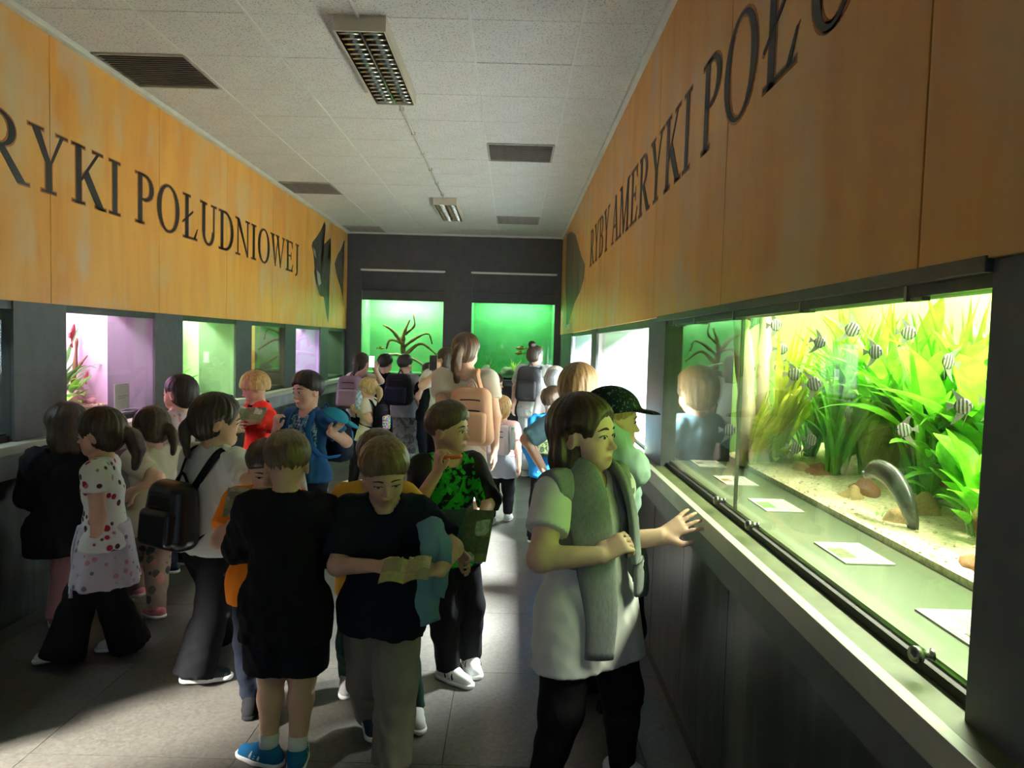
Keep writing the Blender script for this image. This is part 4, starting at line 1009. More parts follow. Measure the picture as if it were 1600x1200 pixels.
class Person:
    def __init__(s, label, pos, yaw, H, vox=.008, hh=None, wide=1.0, head=(0, 0, 0), lean=0, side=0, twist=0, hl=None, hr=None, el=None, er=None,
                 fl=(-.055, .0, 0), fr=(.055, .0, 0), fyaw=(0, 0), kneel=(0, 1, 0), kneer=(0, 1, 0), handl=None, handr=None, skin='skin', adult=False, group=None, pelvis=(0, 0), face=True, cat='person', shaved=False):
        vox *= 1.12; s.H = H; s.vox = vox; s.skin = M[skin]; s.w = wide
        s.t = empty('person', (pos[0], pos[1], 0), -math.radians(yaw)); tag(s.t, label, cat, group)
        s.Rw = rot_m(yaw); s.pos = np.array((pos[0], pos[1], 0.0))
        s.hh = hh = (hh or (.142 if adult else .178)) * H
        hip = (.525 if adult else .485) * H
        L = np.array
        s.foot = [L(fl) * H, L(fr) * H]; s.fyaw = fyaw
        drop = max(0, max(np.linalg.norm((f - L((sg * .055 * H, 0, 0)))[:2] - L(pelvis) * H) for f, sg in zip(s.foot, (-1, 1))))
        leg = hip - .04 * H; hip2 = .04 * H + math.sqrt(max(leg ** 2 - drop ** 2, .3 * leg * leg)) if drop > .03 * H else hip
        hip = min(hip, hip2 + .005 * H)
        s.P = L((pelvis[0] * H, pelvis[1] * H, hip)); s.u = L((math.sin(math.radians(side)), math.sin(math.radians(lean)), 1.0)); s.u /= np.linalg.norm(s.u)
        s.T = rot_m(twist); s.rx = s.T[:, 0]; s.fw = s.T[:, 1]; s.fw = s.fw - s.u * (s.fw @ s.u); s.fw /= np.linalg.norm(s.fw); s.rx = np.cross(s.fw, s.u)
        top = H - hh - .022 * H
        s.N = s.P + s.u * (top - (.525 if adult else .485) * H)           # base of the neck
        sw = (.108 if adult else .100) * H * (1 + (wide - 1) * .6)
        s.sh = [s.N - s.u * .030 * H - s.rx * sw, s.N - s.u * .030 * H + s.rx * sw]
        s.hp = [s.P + L((-.052 * H * wide, 0, 0)), s.P + L((.052 * H * wide, 0, 0))]
        ua, fa = .158 * H, .135 * H; s.ua, s.fa = ua, fa
        s.elb = []; s.wr = []
        for i, (tg, pole) in enumerate(((hl, el), (hr, er))):
            sg = -1 if i == 0 else 1
            if tg is None: tg = s.sh[i] + s.rx * sg * .045 * H + s.fw * .035 * H - L((0, 0, 1)) * (ua + fa) * .985
            else: tg = L(tg) * H
            if pole is None: pole = (sg * .5, -.8, -.25)
            e, w = ik(s.sh[i], tg, ua, fa, pole); s.elb.append(e); s.wr.append(w)
        th = (hip - .04 * H) * .53; ca = (hip - .04 * H) * .48
        s.knee = []; s.ank = []
        for i, (f, pole) in enumerate(zip(s.foot, (kneel, kneer))):
            k, a = ik(s.hp[i], f + L((0, 0, .045 * H)), th, ca, pole); s.knee.append(k); s.ank.append(a)
        s.Hd = s.T @ rot_m(*head); s.hc = s.N + s.u * .022 * H + s.Hd[:, 1] * (.03 * hh) - s.Hd[:, 1] * .02 * hh     # chin level origin
        s.hands = [handl or {}, handr or {}]; s.shaved = shaved
        allp = np.array([s.P, s.N, *s.sh, *s.elb, *s.wr, *s.knee, *s.ank, s.hc, s.hc + s.Hd[:, 2] * hh])
        s.lo = allp.min(0) - .17 * H; s.hi = allp.max(0) + .12 * H; s.lo[2] = max(s.lo[2], -.01)
        s.fd = []
        for i in (0, 1):
            f3 = rot_m(s.fyaw[i]); f = f3[:, 1].copy(); lift = s.ank[i][2] - .046 * H
            if lift > .012: f = f - np.array((0, 0, 1.0)) * min(lift * 5, .9); f /= np.linalg.norm(f)
            up = np.cross(f3[:, 0], f); s.fd.append((f, f3[:, 0], up))
        s.face = face; s.seed = rng.random() * 20
        s.body()
    def hp_(s, x, y, z): return s.hc + s.Hd @ (np.array((x, y, z)) * s.hh)
    def world(s, p): return s.pos + s.Rw @ np.array(p)
    def torso(s, F, g=0.0, k=.03, cuts=(), belly=0.0):
        H, w = s.H, s.w; fl = (s.fw, .70)
        P, N, u = s.P, s.N, s.u
        a = P + u * .00 * H; b = P + u * .10 * H; c = P + u * .21 * H; d = N - u * .035 * H
        F.cone(a, b, (.083 * w) * H + g, (.078 * w) * H + g, k, fl, cuts); F.cone(b, c, (.078 * w) * H + g, (.087 * w) * H + g, k, fl, cuts); F.cone(c, d, (.087 * w) * H + g, .062 * H + g, k, fl, cuts)
        F.cone(s.sh[0] * .93 + N * .07, s.sh[1] * .93 + N * .07, .036 * H + g, .036 * H + g, k, (s.fw, .85), cuts)
        F.cone(N - u * .03 * H - s.rx * .055 * H, N + u * .005 * H, .03 * H + g * .6, .026 * H + g * .4, k, None, cuts); F.cone(N - u * .03 * H + s.rx * .055 * H, N + u * .005 * H, .03 * H + g * .6, .026 * H + g * .4, k, None, cuts)
        if belly: F.ell(P + u * .09 * H + s.fw * .03 * H, (.075 * H + g, belly * H + g, .10 * H), np.column_stack([s.rx, s.fw, u]), k, 'add', cuts)
    def arm(s, F, i, g=0.0, upto=2.0, k=.02, flare=0.0, start=0.0):
        """upto<=1 ends inside the upper arm, <=2 in the forearm"""
        H = s.H; w = s.w ** .7; S0, E, Wt = s.sh[i], s.elb[i], s.wr[i]
        if upto <= 1.0:
            d = (E - S0) / np.linalg.norm(E - S0); c = S0 + (E - S0) * upto
            F.cone(S0, S0 + (E - S0) * (upto + .15), .036 * H * w + g, .031 * H * w + g + flare, k, None, [(c, d)])
        else:
            F.cone(S0, E, .035 * H * w + g, .027 * H * w + g, k)
            d = (Wt - E) / np.linalg.norm(Wt - E); q = upto - 1.0; c = E + (Wt - E) * q
            F.cone(E, E + (Wt - E) * (q if q >= 1 else q + .1), .0275 * H * w + g, (.0275 - .0085 * q) * H * w + g + flare, k, None, [(c + d * (0 if q < 1 else .01), d)] if (q < 1 or g) else ())
    def hand(s, F, i):
        H = s.H; h = s.hands[i]; sg = -1 if i == 0 else 1
        E, Wt = s.elb[i], s.wr[i]; d = (Wt - E) / np.linalg.norm(Wt - E)
        if 'dir' in h: d = np.array(h['dir'], float); d /= np.linalg.norm(d)
        pn = np.array(h.get('palm', (-sg, 0, 0)), float); pn = pn - d * (pn @ d); pn /= np.linalg.norm(pn) + 1e-9      # palm faces this way
        ac = np.cross(d, pn) * sg                     # towards the little finger
        if 'thumb' in h and np.dot(-ac, h['thumb']) < 0: ac = -ac
        curl = h.get('curl', .35); spread = h.get('spread', .10); k = .006
        pl = .052 * H; palm0 = Wt + d * .004 * H; fr = .0062 * H
        for t in (-.017, 0, .017): F.cone(palm0 + ac * t * .6 * H, palm0 + d * pl + ac * t * H, .0135 * H, .0115 * H, .012, (pn, .75))
        for q, (off, ln) in enumerate(((-.0235, .040), (-.008, .045), (.008, .042), (.0225, .033))):
            base = palm0 + d * pl * .98 + ac * off * H; dd = d + ac * (off / .0235) * spread; dd /= np.linalg.norm(dd)
            c = curl * (1 + .12 * (q - 1)); p = base; an = c * .5
            for j, fr_l in enumerate((.45, .32, .25)):
                e = dd * math.cos(an) + pn * math.sin(an); p2 = p + e * ln * fr_l * H * 1.15
                F.cone(p, p2, fr * (1 - .1 * j), fr * (.92 - .1 * j), .004); p = p2; an += c
        tb = palm0 + d * pl * .22 - ac * .020 * H; topen = h.get('topen', .75)
        t1 = tb + (d * .8 - ac * topen + pn * .25 * (1 + curl)) * .024 * H; t2 = t1 + (d * 1.0 - ac * topen * .35 + pn * .35 * curl) * .022 * H
        F.cone(tb, t1, .0115 * H, .0085 * H, .012); F.cone(t1, t2, .0078 * H, .0062 * H, .004)
    def leg(s, F, i, g=0.0, end=None, cuts=(), r=None, k=.02):
        H = s.H; w = s.w; r = r or (.058 * w, .040 * w ** .6, .036 * w ** .5, .0235)
        F.cone(s.hp[i] + s.u * .0, s.knee[i], r[0] * H + g, r[1] * H + g, k, None, cuts)
        mid = s.knee[i] * .68 + s.ank[i] * .32
        F.cone(s.knee[i], mid, r[1] * H * .96 + g, r[2] * H + g, k, None, cuts); F.cone(mid, s.ank[i], r[2] * H + g, r[3] * H + g, k, None, cuts)
    def head(s, F):
        h = s.hh; R = s.Hd; q = s.hp_; E = lambda c, r, k=.10, op='add': F.ell(q(*c), np.array(r) * h, R, k * h, op)
        E((0, -.06, .62), (.350, .430, .380)); E((0, .10, .40), (.270, .262, .34), .12); E((0, .240, .095), (.115, .115, .080), .14)
        E((.145, .185, .27), (.12, .135, .13), .10); E((-.145, .185, .27), (.12, .135, .13), .10); E((0, .285, .575), (.21, .075, .055), .10)
        if s.face:
            for sg in (-1, 1): E((sg * .140, .425, .455), (.100, .065, .060), .05, 'sub'); E((sg * .142, .285, .452), (.078, .080, .058), .03)
            F.cone(q(0, .335, .49), q(0, .420, .325), .022 * h, .036 * h, .05 * h); E((0, .425, .312), (.040, .040, .034), .03)
            for sg in (-1, 1): E((sg * .042, .385, .300), (.034, .038, .028), .025)
            E((0, .338, .186), (.085, .045, .026), .04); E((0, .328, .140), (.072, .045, .030), .04); E((0, .392, .163), (.090, .022, .007), .015, 'sub')
        for sg in (-1, 1):
            E((sg * .332, -.05, .42), (.040, .085, .120), .05); E((sg * .375, -.035, .425), (.018, .045, .068), .03, 'sub')
        H = s.H
        F.cone(s.N - s.u * .03 * H, q(0, -.10, .22), .037 * H * s.w ** .5, .036 * H, .03)
    def surf(s, x, z):
        """head-frame y of the face surface at (x, z), marched on the body's field"""
        F = s.F; y0 = .70; prev = None
        for y in np.arange(.62, .0, -.008):
            g_ = (s.hp_(x, y, z) - F.lo) / F.v; i = np.floor(g_).astype(int); f = g_ - i
            if np.any(i < 0) or np.any(i + 1 >= F.n): continue
            c = F.a[i[0]:i[0] + 2, i[1]:i[1] + 2, i[2]:i[2] + 2]
            c = c[0] * (1 - f[0]) + c[1] * f[0]; c = c[0] * (1 - f[1]) + c[1] * f[1]; d = c[0] * (1 - f[2]) + c[1] * f[2]
            if d <= 0: return y + (0 if prev is None else .008 * (-d) / max(prev - d, 1e-6))
            prev = d
        return .30
    def body(s):
        F = Field(s.lo, s.hi, s.vox)
        s.torso(F)
        for i in (0, 1):
            s.arm(F, i, k=.022); s.hand(F, i); s.leg(F, i, k=.025)
            a = s.ank[i]; f, r_, up_ = s.fd[i]; F.cone(a, a - up_ * .018 * s.H, .024 * s.H, .022 * s.H, .01); F.cone(a - up_ * .018 * s.H, a + f * .075 * s.H - up_ * .024 * s.H, .022 * s.H, .016 * s.H, .02)
        s.head(F)
        V, Q = F.mesh(); s.F = F; me = net_mesh('body', V, Q)
        # reddish lips, nose, cheeks and knuckle tint from where a vertex sits on the head
        loc = (V - s.hc) @ s.Hd / s.hh
        tint = np.zeros(len(V))
        if s.face:
            tint = np.maximum(tint, .9 * np.exp(-((loc[:, 0] / .080) ** 4 + ((loc[:, 2] - .163) / .036) ** 4 + (np.minimum(loc[:, 1] - .30, 0) / .03) ** 2)))
            for c, a in (((.20, .30, .28), .28), ((-.20, .30, .28), .28), ((0, .44, .31), .22), ((.37, -.05, .42), .30), ((-.37, -.05, .42), .30)): tint = np.maximum(tint, a * np.exp(-(((loc - c) / .11) ** 2).sum(1)))
        at = me.attributes.new('tint', 'FLOAT', 'POINT'); at.data.foreach_set('value', tint.astype(np.float32))
        link('body', me, s.skin, s.t)
    def eyes(s, look=(0, 0), brow=(.05, .03, .02), open_=1.0, iris=(.055, .035, .022)):
        h = s.hh
        for sg in (-1, 1):
            cx, cz, wx, wz = sg * .142, .452, .070, .034 * open_; vs = []; fs = []; col = []; n, m = 14, 8; ix = cx + look[0] * .0022; iz = cz + look[1] * .002
            for i in range(n + 1):
                u = -1 + 2 * i / n; hz = wz * (1 - abs(u) ** 2.2) ** .75 + .0008
                for j in range(m + 1):
                    v_ = -1 + 2 * j / m; x, z = cx + u * wx, cz + v_ * hz * (1.0 if v_ > 0 else .8) - u * sg * -.004
                    d = math.hypot(x - ix, (z - iz)); y = s.surf(x, z) + .006 + .010 * (1 - u * u)
                    vs.append(s.hp_(x, y, z)); r = d / .031
                    col.append((.012, .010, .009, 1) if r < .45 else ((*iris, 1) if r < 1 else (.66, .62, .59, 1)))
            for i in range(n):
                for j in range(m): a_ = i * (m + 1) + j; fs.append((a_, a_ + 1, a_ + m + 2, a_ + m + 1) if True else 0)
            me = pymesh('eye', vs, fs); ca = me.attributes.new('col', 'FLOAT_COLOR', 'POINT'); ca.data.foreach_set('color', np.array(col, np.float32).ravel()); link('eye', me, M['eye'], s.t)
            up_ = tuple(s.Hd[:, 1])
            pts = [s.hp_(x, s.surf(x, z) + .004, z) for x, z in [(sg * (.062 + .165 * u), .545 + .038 * math.sin(PI * (u * .75 + .2)) - .012) for u in np.linspace(0, 1, 8)]]
            v, f = sweep(pts, np.array([.010, .016, .017, .016, .014, .012, .009, .004]) * h, .008 * h, seg=6, up=up_); link('eyebrow', pymesh('eyebrow', v, f), mat_brow(brow), s.t)
            pts = [s.hp_(x, s.surf(x, z) + .012, z) for x, z in [(cx + u * .074, cz + .036 * open_ * (1 - abs(u) ** 2.2) ** .75 + .002) for u in np.linspace(-.97, .97, 9)]]
            v, f = sweep(pts, .0065 * h, .009 * h, seg=6, up=up_); link('eyelashes', pymesh('eyelashes', v, f), mat_brow((.02, .014, .01)), s.t)
    # ---- clothing
    def garment(s, name, build, material, fold=.004, fscale=9, fz=.45, vox=None, parent=None, bounds=None):
        lo, hi = bounds if bounds else (s.lo - .04, s.hi + .04)
        F = Field(lo, hi, vox or s.vox * 1.4); build(F); V, Q = F.mesh()
        if len(V) == 0: return None
        return link(name, net_mesh(name, V, Q, fold, fscale, fz, s.seed), material, parent or s.t)
    def top(s, material, sleeve=.62, hem=-.06, g=.011, name='shirt', neck=.045, fold=.004, flare=.006, loose=0.0, belly=0.0, hood=False, vneck=0.0):
        H = s.H; u = s.u; P = s.P; g_ = g * H / 1.3
        def b(F):
            s.torso(F, g_, .035, (), belly)
            e = P + u * hem * H
            F.cone(P + u * .07 * H, P - u * .02 * H, (.088 * s.w) * H + g_ + loose * .5, (.108 * s.w) * H + g_ + loose, .04, (s.fw, .66)); F.cone(P - u * .02 * H, e - u * .05 * H, (.108 * s.w) * H + g_ + loose, (.112 * s.w) * H + g_ + loose, .03, (s.fw, .66))
            for i in (0, 1): F.cone(s.hp[i], s.hp[i] + (s.knee[i] - s.hp[i]) * .6, .064 * s.w * H + g_ + .006, .056 * s.w * H + g_ + .008, .03)
            F.cutall(e, -u)
            for i in (0, 1): s.arm(F, i, g_ + .001, sleeve, .03, flare)
            c = s.N + u * .012 * H + s.fw * .012 * H
            F.cone(c - u * .012 * H, c + u * .15 * H, neck * H, (neck + .02) * H, .006, None, (), 'sub')
            if vneck: F.cone(c, c + s.fw * .08 * H - u * vneck * H, neck * H * .8, .01, .006, None, (), 'sub')
            if hood:
                F.cone(s.N - s.fw * .035 * H - s.rx * .05 * H - u * .01 * H, s.N - s.fw * .035 * H + s.rx * .05 * H - u * .01 * H, .038 * H, .038 * H, .02); F.cone(s.N - s.fw * .04 * H, s.N - s.fw * .075 * H - u * .06 * H, .042 * H, .022 * H, .03)
        z0 = min((P + u * hem * H)[2] - .03, min(w[2] for w in s.wr) - .05) if sleeve > 1 else min((P + u * hem * H)[2] - .03, min(e[2] for e in s.elb) - .05)
        lo = s.lo - .03; lo = lo.copy(); lo[2] = max(lo[2], z0); hi = s.hi.copy() + .03
        return s.garment(name, b, material, fold * 1.7, 60, .5, None, None, (lo, hi))
    def pants(s, material, end=.04, r=(.064, .047, .043, .034), g=.007, name='trousers', fold=.003, flare=0.0, top=.08):
        """end: height fraction of the hem above the ground along the lower leg; flare adds to the hem radius"""
        H = s.H; w = s.w
        def b(F):
            for i in (0, 1):
                k, a = s.knee[i], s.ank[i]; full = np.linalg.norm(a - k)
                def hem_pt():
                    # point on the leg at the wanted height
                    if end * H < k[2]: t = (k[2] - end * H) / max(k[2] - a[2], 1e-3); return k + (a - k) * t, (a - k) / full
                    d = k - s.hp[i]; t = (s.hp[i][2] - end * H) / max(s.hp[i][2] - k[2], 1e-3); return s.hp[i] + d * t, d / np.linalg.norm(d)
                c, d = hem_pt(); cut = [(c, d)]
                F.cone(s.hp[i], k, r[0] * H * w + g, r[1] * H * w ** .6 + g + .003, .03, None, cut)
                if end * H < k[2]:
                    mid = k * .6 + a * .4
                    F.cone(k, mid, r[1] * H * w ** .6 + g + .003, r[2] * H + g + flare * .35, .03, None, cut); F.cone(mid, a + (a - k) / full * .04 * H, r[2] * H + g + flare * .35, r[3] * H + g + flare, .02, None, cut)
            F.cone(s.P - s.u * .015 * H, s.P + s.u * (top - .03) * H, .084 * H * w + g, .080 * H * w + g, .03, (s.fw, .74), [(s.P + s.u * top * H, s.u)])
        lo = s.lo.copy() - .03; hi = s.hi.copy() + .03; hi[2] = s.P[2] + .14 * H; lo[2] = max(-.005, end * H - .06 if end > .1 else -.005)
        return s.garment(name, b, material, fold * 1.7, 60, .5, None, None, (lo, hi))
    def skirt(s, material, hem=.30, r0=.085, r1=.14, name='skirt', top=.09, fold=.012, fscale=14):
        H = s.H
        def b(F):
            a = s.P + s.u * top * H; c = np.array((s.P[0] * .8, s.P[1] * .8, hem * H))
            F.cone(a, c - (a - c) * .12, r0 * H * s.w, r1 * H * 1.03, .01, (s.fw, .8), [(c, np.array((0, 0, -1.0))), (a, s.u)])
        lo = s.lo.copy() - .08; hi = s.hi.copy() + .08; hi[2] = s.P[2] + .2 * H; lo[2] = hem * H - .05
        return s.garment(name, b, material, fold * .8, fscale * 2.6, .06, None, None, (lo, hi))
    def shoes(s, material, sole=None, stripes=None, high=0.0, sock=None, toe=None):
        H = s.H; sole = sole or M['sole_w']
        for i in (0, 1):
            a = s.ank[i]; f, r, up = s.fd[i]
            base = a - up * .045 * H
            heel = base - f * .026 * H; toe_ = base + f * .088 * H
            def b(F):
                F.cone(heel + up * .026 * H, base + f * .03 * H + up * .026 * H, .0265 * H, .030 * H, .01, None, [(base + up * .010 * H, -up)])
                F.cone(base + f * .03 * H + up * .024 * H, toe_ + up * .014 * H, .030 * H, .024 * H, .012, None, [(base + up * .010 * H, -up)])
                F.cone(base + up * .03 * H, base + up * (.058 + high) * H - f * .004 * H, .030 * H, .029 * H, .012, None, [(base + up * (.056 + high) * H + f * .0, up)])
                F.cone(a + up * .012 * H, a + up * .1 * H, .0215 * H, .024 * H, .002, None, (), 'sub')
            lo = np.minimum(heel, toe_) - .07 * H; hi = np.maximum(heel, toe_) + .13 * H; vv = min(s.vox, .0085)
            o = s.garment('shoe', b, material, 0, vox=vv, bounds=(lo, hi))
            def b2(F):
                ct = [(base + up * .016 * H, up), (base, -up)]
                F.cone(heel + up * .01 * H, base + f * .035 * H + up * .01 * H, .0285 * H, .0335 * H, .004, None, ct); F.cone(base + f * .035 * H + up * .01 * H, toe_ + f * .004 * H + up * .01 * H, .0335 * H, .0275 * H, .004, None, ct)
            so = s.garment('sole', b2, sole, 0, vox=vv, bounds=(lo, hi), parent=o)
            if stripes:
                for sg in (-1, 1):
                    for k in range(3):
                        p = base + f * (.016 + .016 * k) * H + r * sg * (.0308 - .0004 * k) * H + up * .022 * H; q = p - f * .010 * H + up * .018 * H - r * sg * .0052 * H
                        v, fc = sweep([p, (p + q) / 2 + r * sg * .0018 * H, q], .0042 * H, .0022 * H, seg=6, up=tuple(r)); link('stripe', pymesh('shoe_stripe', v, fc), stripes, o)
            if sock is not None:
                v, fc = sweep([a + (s.knee[i] - a) * .02, a + (s.knee[i] - a) * .10, a + (s.knee[i] - a) * .20], np.array([.0285, .0285, .0300]) * H, seg=14); link('sock', pymesh('sock', v, fc), sock, s.t)
    def hair(s, col, style='short', tail=None, length=.0, fringe=0.0, bun=None, vol=0.0, part=0.0, tie=None, tail_r=.10):
        h = s.hh; R = s.Hd; q = s.hp_; m = m_hair(col)
        E = lambda F, c, r, k=.03, op='add', cuts=(): F.ell(q(*c), np.array(r) * h, R, k * h / .22, op, cuts)
        up = R[:, 2]; fw = R[:, 1]; rx = R[:, 0]
        def b(F):
            v = .035 + vol
            if style == 'short':
                F.ell(q(0, -.045, .685), np.array((.366 + v, .455 + v, .365 + v)) * h, R @ rot_m(0, 20, 0), .01)
                n = -(up - fw * .62); n /= np.linalg.norm(n); F.cutall(q(0, 0, .44), n)
                E(F, (0, .60, .40), (.52, .33, .36 - fringe), .02, 'sub')
                for sg in (-1, 1): E(F, (sg * .44, .12, .34), (.14, .24, .20), .01, 'sub')
            elif style == 'bowl':
                E(F, (0, -.07, .635), (.375 + v, .445 + v, .395 + v)); n = -(up - fw * .30); n /= np.linalg.norm(n); E(F, (0, -.05, .50), (.40 + v, .44 + v, .34), .03); F.cutall(q(0, 0, .42), n)
                E(F, (0, .58, .30), (.40, .36, .34 - fringe), .02, 'sub')
            else:
                E(F, (0, -.07, .635), (.365 + v, .440 + v, .390 + v))
                if style == 'long':
                    for sg in (-1, 1):
                        F.cone(q(sg * .22, -.10, .62), q(sg * .29, -.20, .20), .20 * h, .15 * h, .05); F.cone(q(sg * .29, -.20, .20), q(sg * .27, -.24, -length), .15 * h, .12 * h, .05)
                        if part: F.cone(q(sg * .33, .02, .55), q(sg * .36, -.02, .0 if sg * part > 0 else .15), .08 * h, .06 * h, .03); 
                    F.cone(q(0, -.28, .5), q(0, -.34, -length), .24 * h, .15 * h, .04)
                else:
                    E(F, (0, -.20, .42), (.34, .32, .34), .04)
                    n = -(up - fw * .55); n /= np.linalg.norm(n); F.cutall(q(0, -.12, .16), n)
                E(F, (0, .56, .36), (.37, .40, .42 - fringe), .02, 'sub')
                for sg in (-1, 1): E(F, (sg * .42, .10, .36), (.13, .20, .24), .02, 'sub')
            if tail is not None:
                pts = spline([q(*p) for p in tail], 9)
                for i in range(8):
                    prof = tail_r * (.62 + .55 * math.sin(PI * min(1, (i + 1) / 7.5) * .75)) * (1 if i < 6 else .72)
                    prof2 = tail_r * (.62 + .55 * math.sin(PI * min(1, (i + 2) / 7.5) * .75)) * (1 if i + 1 < 6 else .6)
                    F.cone(pts[i], pts[i + 1], prof * h, prof2 * h, .015)
            if bun is not None: E(F, bun[:3], (bun[3], bun[3], bun[3] * .9), .03)
        P = [q(0, 0, .6)] + ([q(*p) for p in tail] if tail else []) + [q(0, -.3, -length)] + ([q(*bun[:3])] if bun else [])
        P = np.array(P); lo = P.min(0) - .75 * h; hi = P.max(0) + .75 * h
        F = Field(lo, hi, min(s.vox, .0085)); b(F); V, Q = F.mesh(); me = net_mesh('hair', V, Q)
        N_ = np.zeros(len(V) * 3, np.float32); me.vertices.foreach_get('normal', N_); N_ = N_.reshape(-1, 3); L_ = (V - s.hc) @ R / h
        # locks: ridges running from the crown down
        az = np.arctan2(L_[:, 0], -(L_[:, 1] + .12)); el = L_[:, 2]; sd = s.seed
        rg = np.sin(az * 17 + 1.4 * np.sin(el * 5 + sd) + sd) * .55 + np.sin(az * 29 + 2.2 * np.sin(el * 7 + az * 2) + 2 * sd) * .45
        if style == 'short': rg = rg * .7 + .5 * np.sin(L_[:, 0] * 37 + 3 * np.sin(L_[:, 1] * 9 + sd)) * np.sin(el * 19 + sd)
        V2 = V + N_ * (rg * (.011 if style != 'long' else .009) * h)[:, None]; me.vertices.foreach_set('co', V2.astype(np.float32).ravel()); me.update(); o = link('hair', me, m, s.t)
        if tie is not None and tail is not None:
            c = np.array(q(*tail[0])); d = np.array(q(*tail[1])) - c; d /= np.linalg.norm(d)
            v, f = sweep([c + d * .02 * h, c + d * .06 * h, c + d * .10 * h], np.array([.075, .10, .075]) * h, seg=12); link('hair_tie', pymesh('hair_tie', v, f), tie, s.t)
        return o
_brow = {}
def mat_brow(c):
    if c not in _brow: _brow[c] = mat('brow_%d' % len(_brow), c, .7)
    return _brow[c]
# ---- things people carry
def backpack(p, label, m, m2=None, size=(.24, .13, .32), off=(0, 0), tilt=0.0, strap=None, one=False, pocket=True, group='backpacks worn by the visitors', extra=None, drop=0.0, shine=None):
    """worn on the back of person p: centre sits behind the chest"""
    H = p.H; B = np.column_stack([p.rx, p.fw, p.u]); w, d, h = size; k = H / 1.3 if not p.adult_ else 1.0
    w, d, h = w * k, d * k, h * k
    c = p.P + p.u * (.19 - drop) * H - p.fw * (.066 * H * (1 + (p.w - 1) * .8) + d / 2 + .012) + p.rx * off[0]
    B = B @ rot_m(0, tilt, 0); t = empty('backpack', tuple(p.world(c))); t.rotation_euler = p.t.rotation_euler; tag(t, label, 'backpack', group)
    def g(name, build, mt, pad=.3, vox=.008, fold=.004, parent=None):
        F = Field(np.array((-pad,) * 3), np.array((pad,) * 3), vox); build(F); V, Q = F.mesh(); return link(name, net_mesh(name, V, Q, fold, 12, .6, rng.random() * 9), mt, parent or t)
    vx = max(.006, p.vox)
    body = g('pack_body', lambda F: F.rbox((0, 0, 0), (w / 2, d / 2, h / 2), B, min(w, d, h) * .42, .01, 'add', .10), m, max(size) * k * .75, vx)
    if pocket:
        m2_ = m2 or m
        g('front_pocket', lambda F: F.rbox(B @ np.array((0, -d * .48, -h * .17)), (w * .40, d * .22, h * .27), B, d * .20, .01), m2_, max(size) * k * .75, vx, .002, body)
        for zz, wd in ((h * .12, .40), (h * .30, .38)):
            pts = [B @ np.array((w * wd * u, -d * (.52 if zz < h * .2 else .50) + abs(u) ** 4 * d * .25, zz - abs(u) ** 3 * h * .05)) for u in np.linspace(-1, 1, 9)]
            v, f = sweep(pts, .004 * k, .005 * k, seg=6); link('zip', pymesh('zip', v, f), M['black'], body)
    v, f = sweep(spline([B @ np.array((-.035 * k, d * .3, h * .47)), B @ np.array((0, d * .3, h * .60)), B @ np.array((.035 * k, d * .3, h * .47))], 9), .007 * k, seg=6); link('handle', pymesh('pack_handle', v, f), strap or m, t)
    for i in ((1,) if one else (0, 1)):
        sg = -1 if i == 0 else 1; S0 = p.N - p.u * .02 * H + p.rx * sg * .066 * H; r = .052 * H
        pts = [c + B @ np.array((sg * w * .22, d * .45, h * .40)), S0 - p.fw * (.055 * H) + p.u * .016 * H, S0 + p.u * .034 * H, S0 + p.fw * .052 * H + p.u * .008 * H, S0 + p.fw * .083 * H - p.u * .06 * H, S0 + p.fw * .075 * H - p.u * .14 * H + p.rx * sg * .018 * H,
               S0 + p.fw * .01 * H - p.u * .20 * H + p.rx * sg * .035 * H, c + B @ np.array((sg * w * .42, d * .40, -h * .36))]
        P_ = spline(pts, 30) - c; ctr = (p.N - p.u * .10 * H) - c
        up_ = P_ - ctr; up_ = up_ / np.linalg.norm(up_, axis=1)[:, None]
        v, f = sweep(P_, .019 * k, .0055 * k, seg=8, up=up_); link('strap', pymesh('strap', v, f), strap or m, t)
    if extra: extra(t, B, (w, d, h), body)
    return t
def booklet(loc, axes, w, h, m, label, open_=0.5, group='leaflets held by the children', m2=None):
    """open leaflet: two leaves hinged along axes[:,1]"""
    t = empty('leaflet', tuple(loc)); tag(t, label, 'leaflet', group); A = np.array(axes, float)
    for sg in (-1, 1):
        vs = []; n = 6
        for i in range(n + 1):
            u = i / n; x = sg * w * u * math.cos(open_ * .6); zz = w * u * math.sin(open_ * .6) + .012 * math.sin(u * PI)
            for y in (-h / 2, h / 2):
                vs.append(A @ np.array((x, y, zz)))
        for i in range(n + 1):
            u = i / n; x = sg * w * u * math.cos(open_ * .6); zz = w * u * math.sin(open_ * .6) + .012 * math.sin(u * PI) - .0015
            for y in (-h / 2, h / 2): vs.append(A @ np.array((x, y, zz)))
        fs = []
        for i in range(n):
            a = 2 * i; fs.append((a, a + 2, a + 3, a + 1)); b_ = 2 * (n + 1) + a; fs.append((b_ + 1, b_ + 3, b_ + 2, b_))
            fs.append((a, b_, b_ + 2, a + 2)); fs.append((a + 1, a + 3, b_ + 3, b_ + 1))
        e = 2 * n; fs.append((e, e + 1, e + 1 + 2 * (n + 1), e + 2 * (n + 1)))
        link('page', pymesh('leaflet_page', vs, fs, False), (m2 or m) if sg > 0 else m, t)
    return t
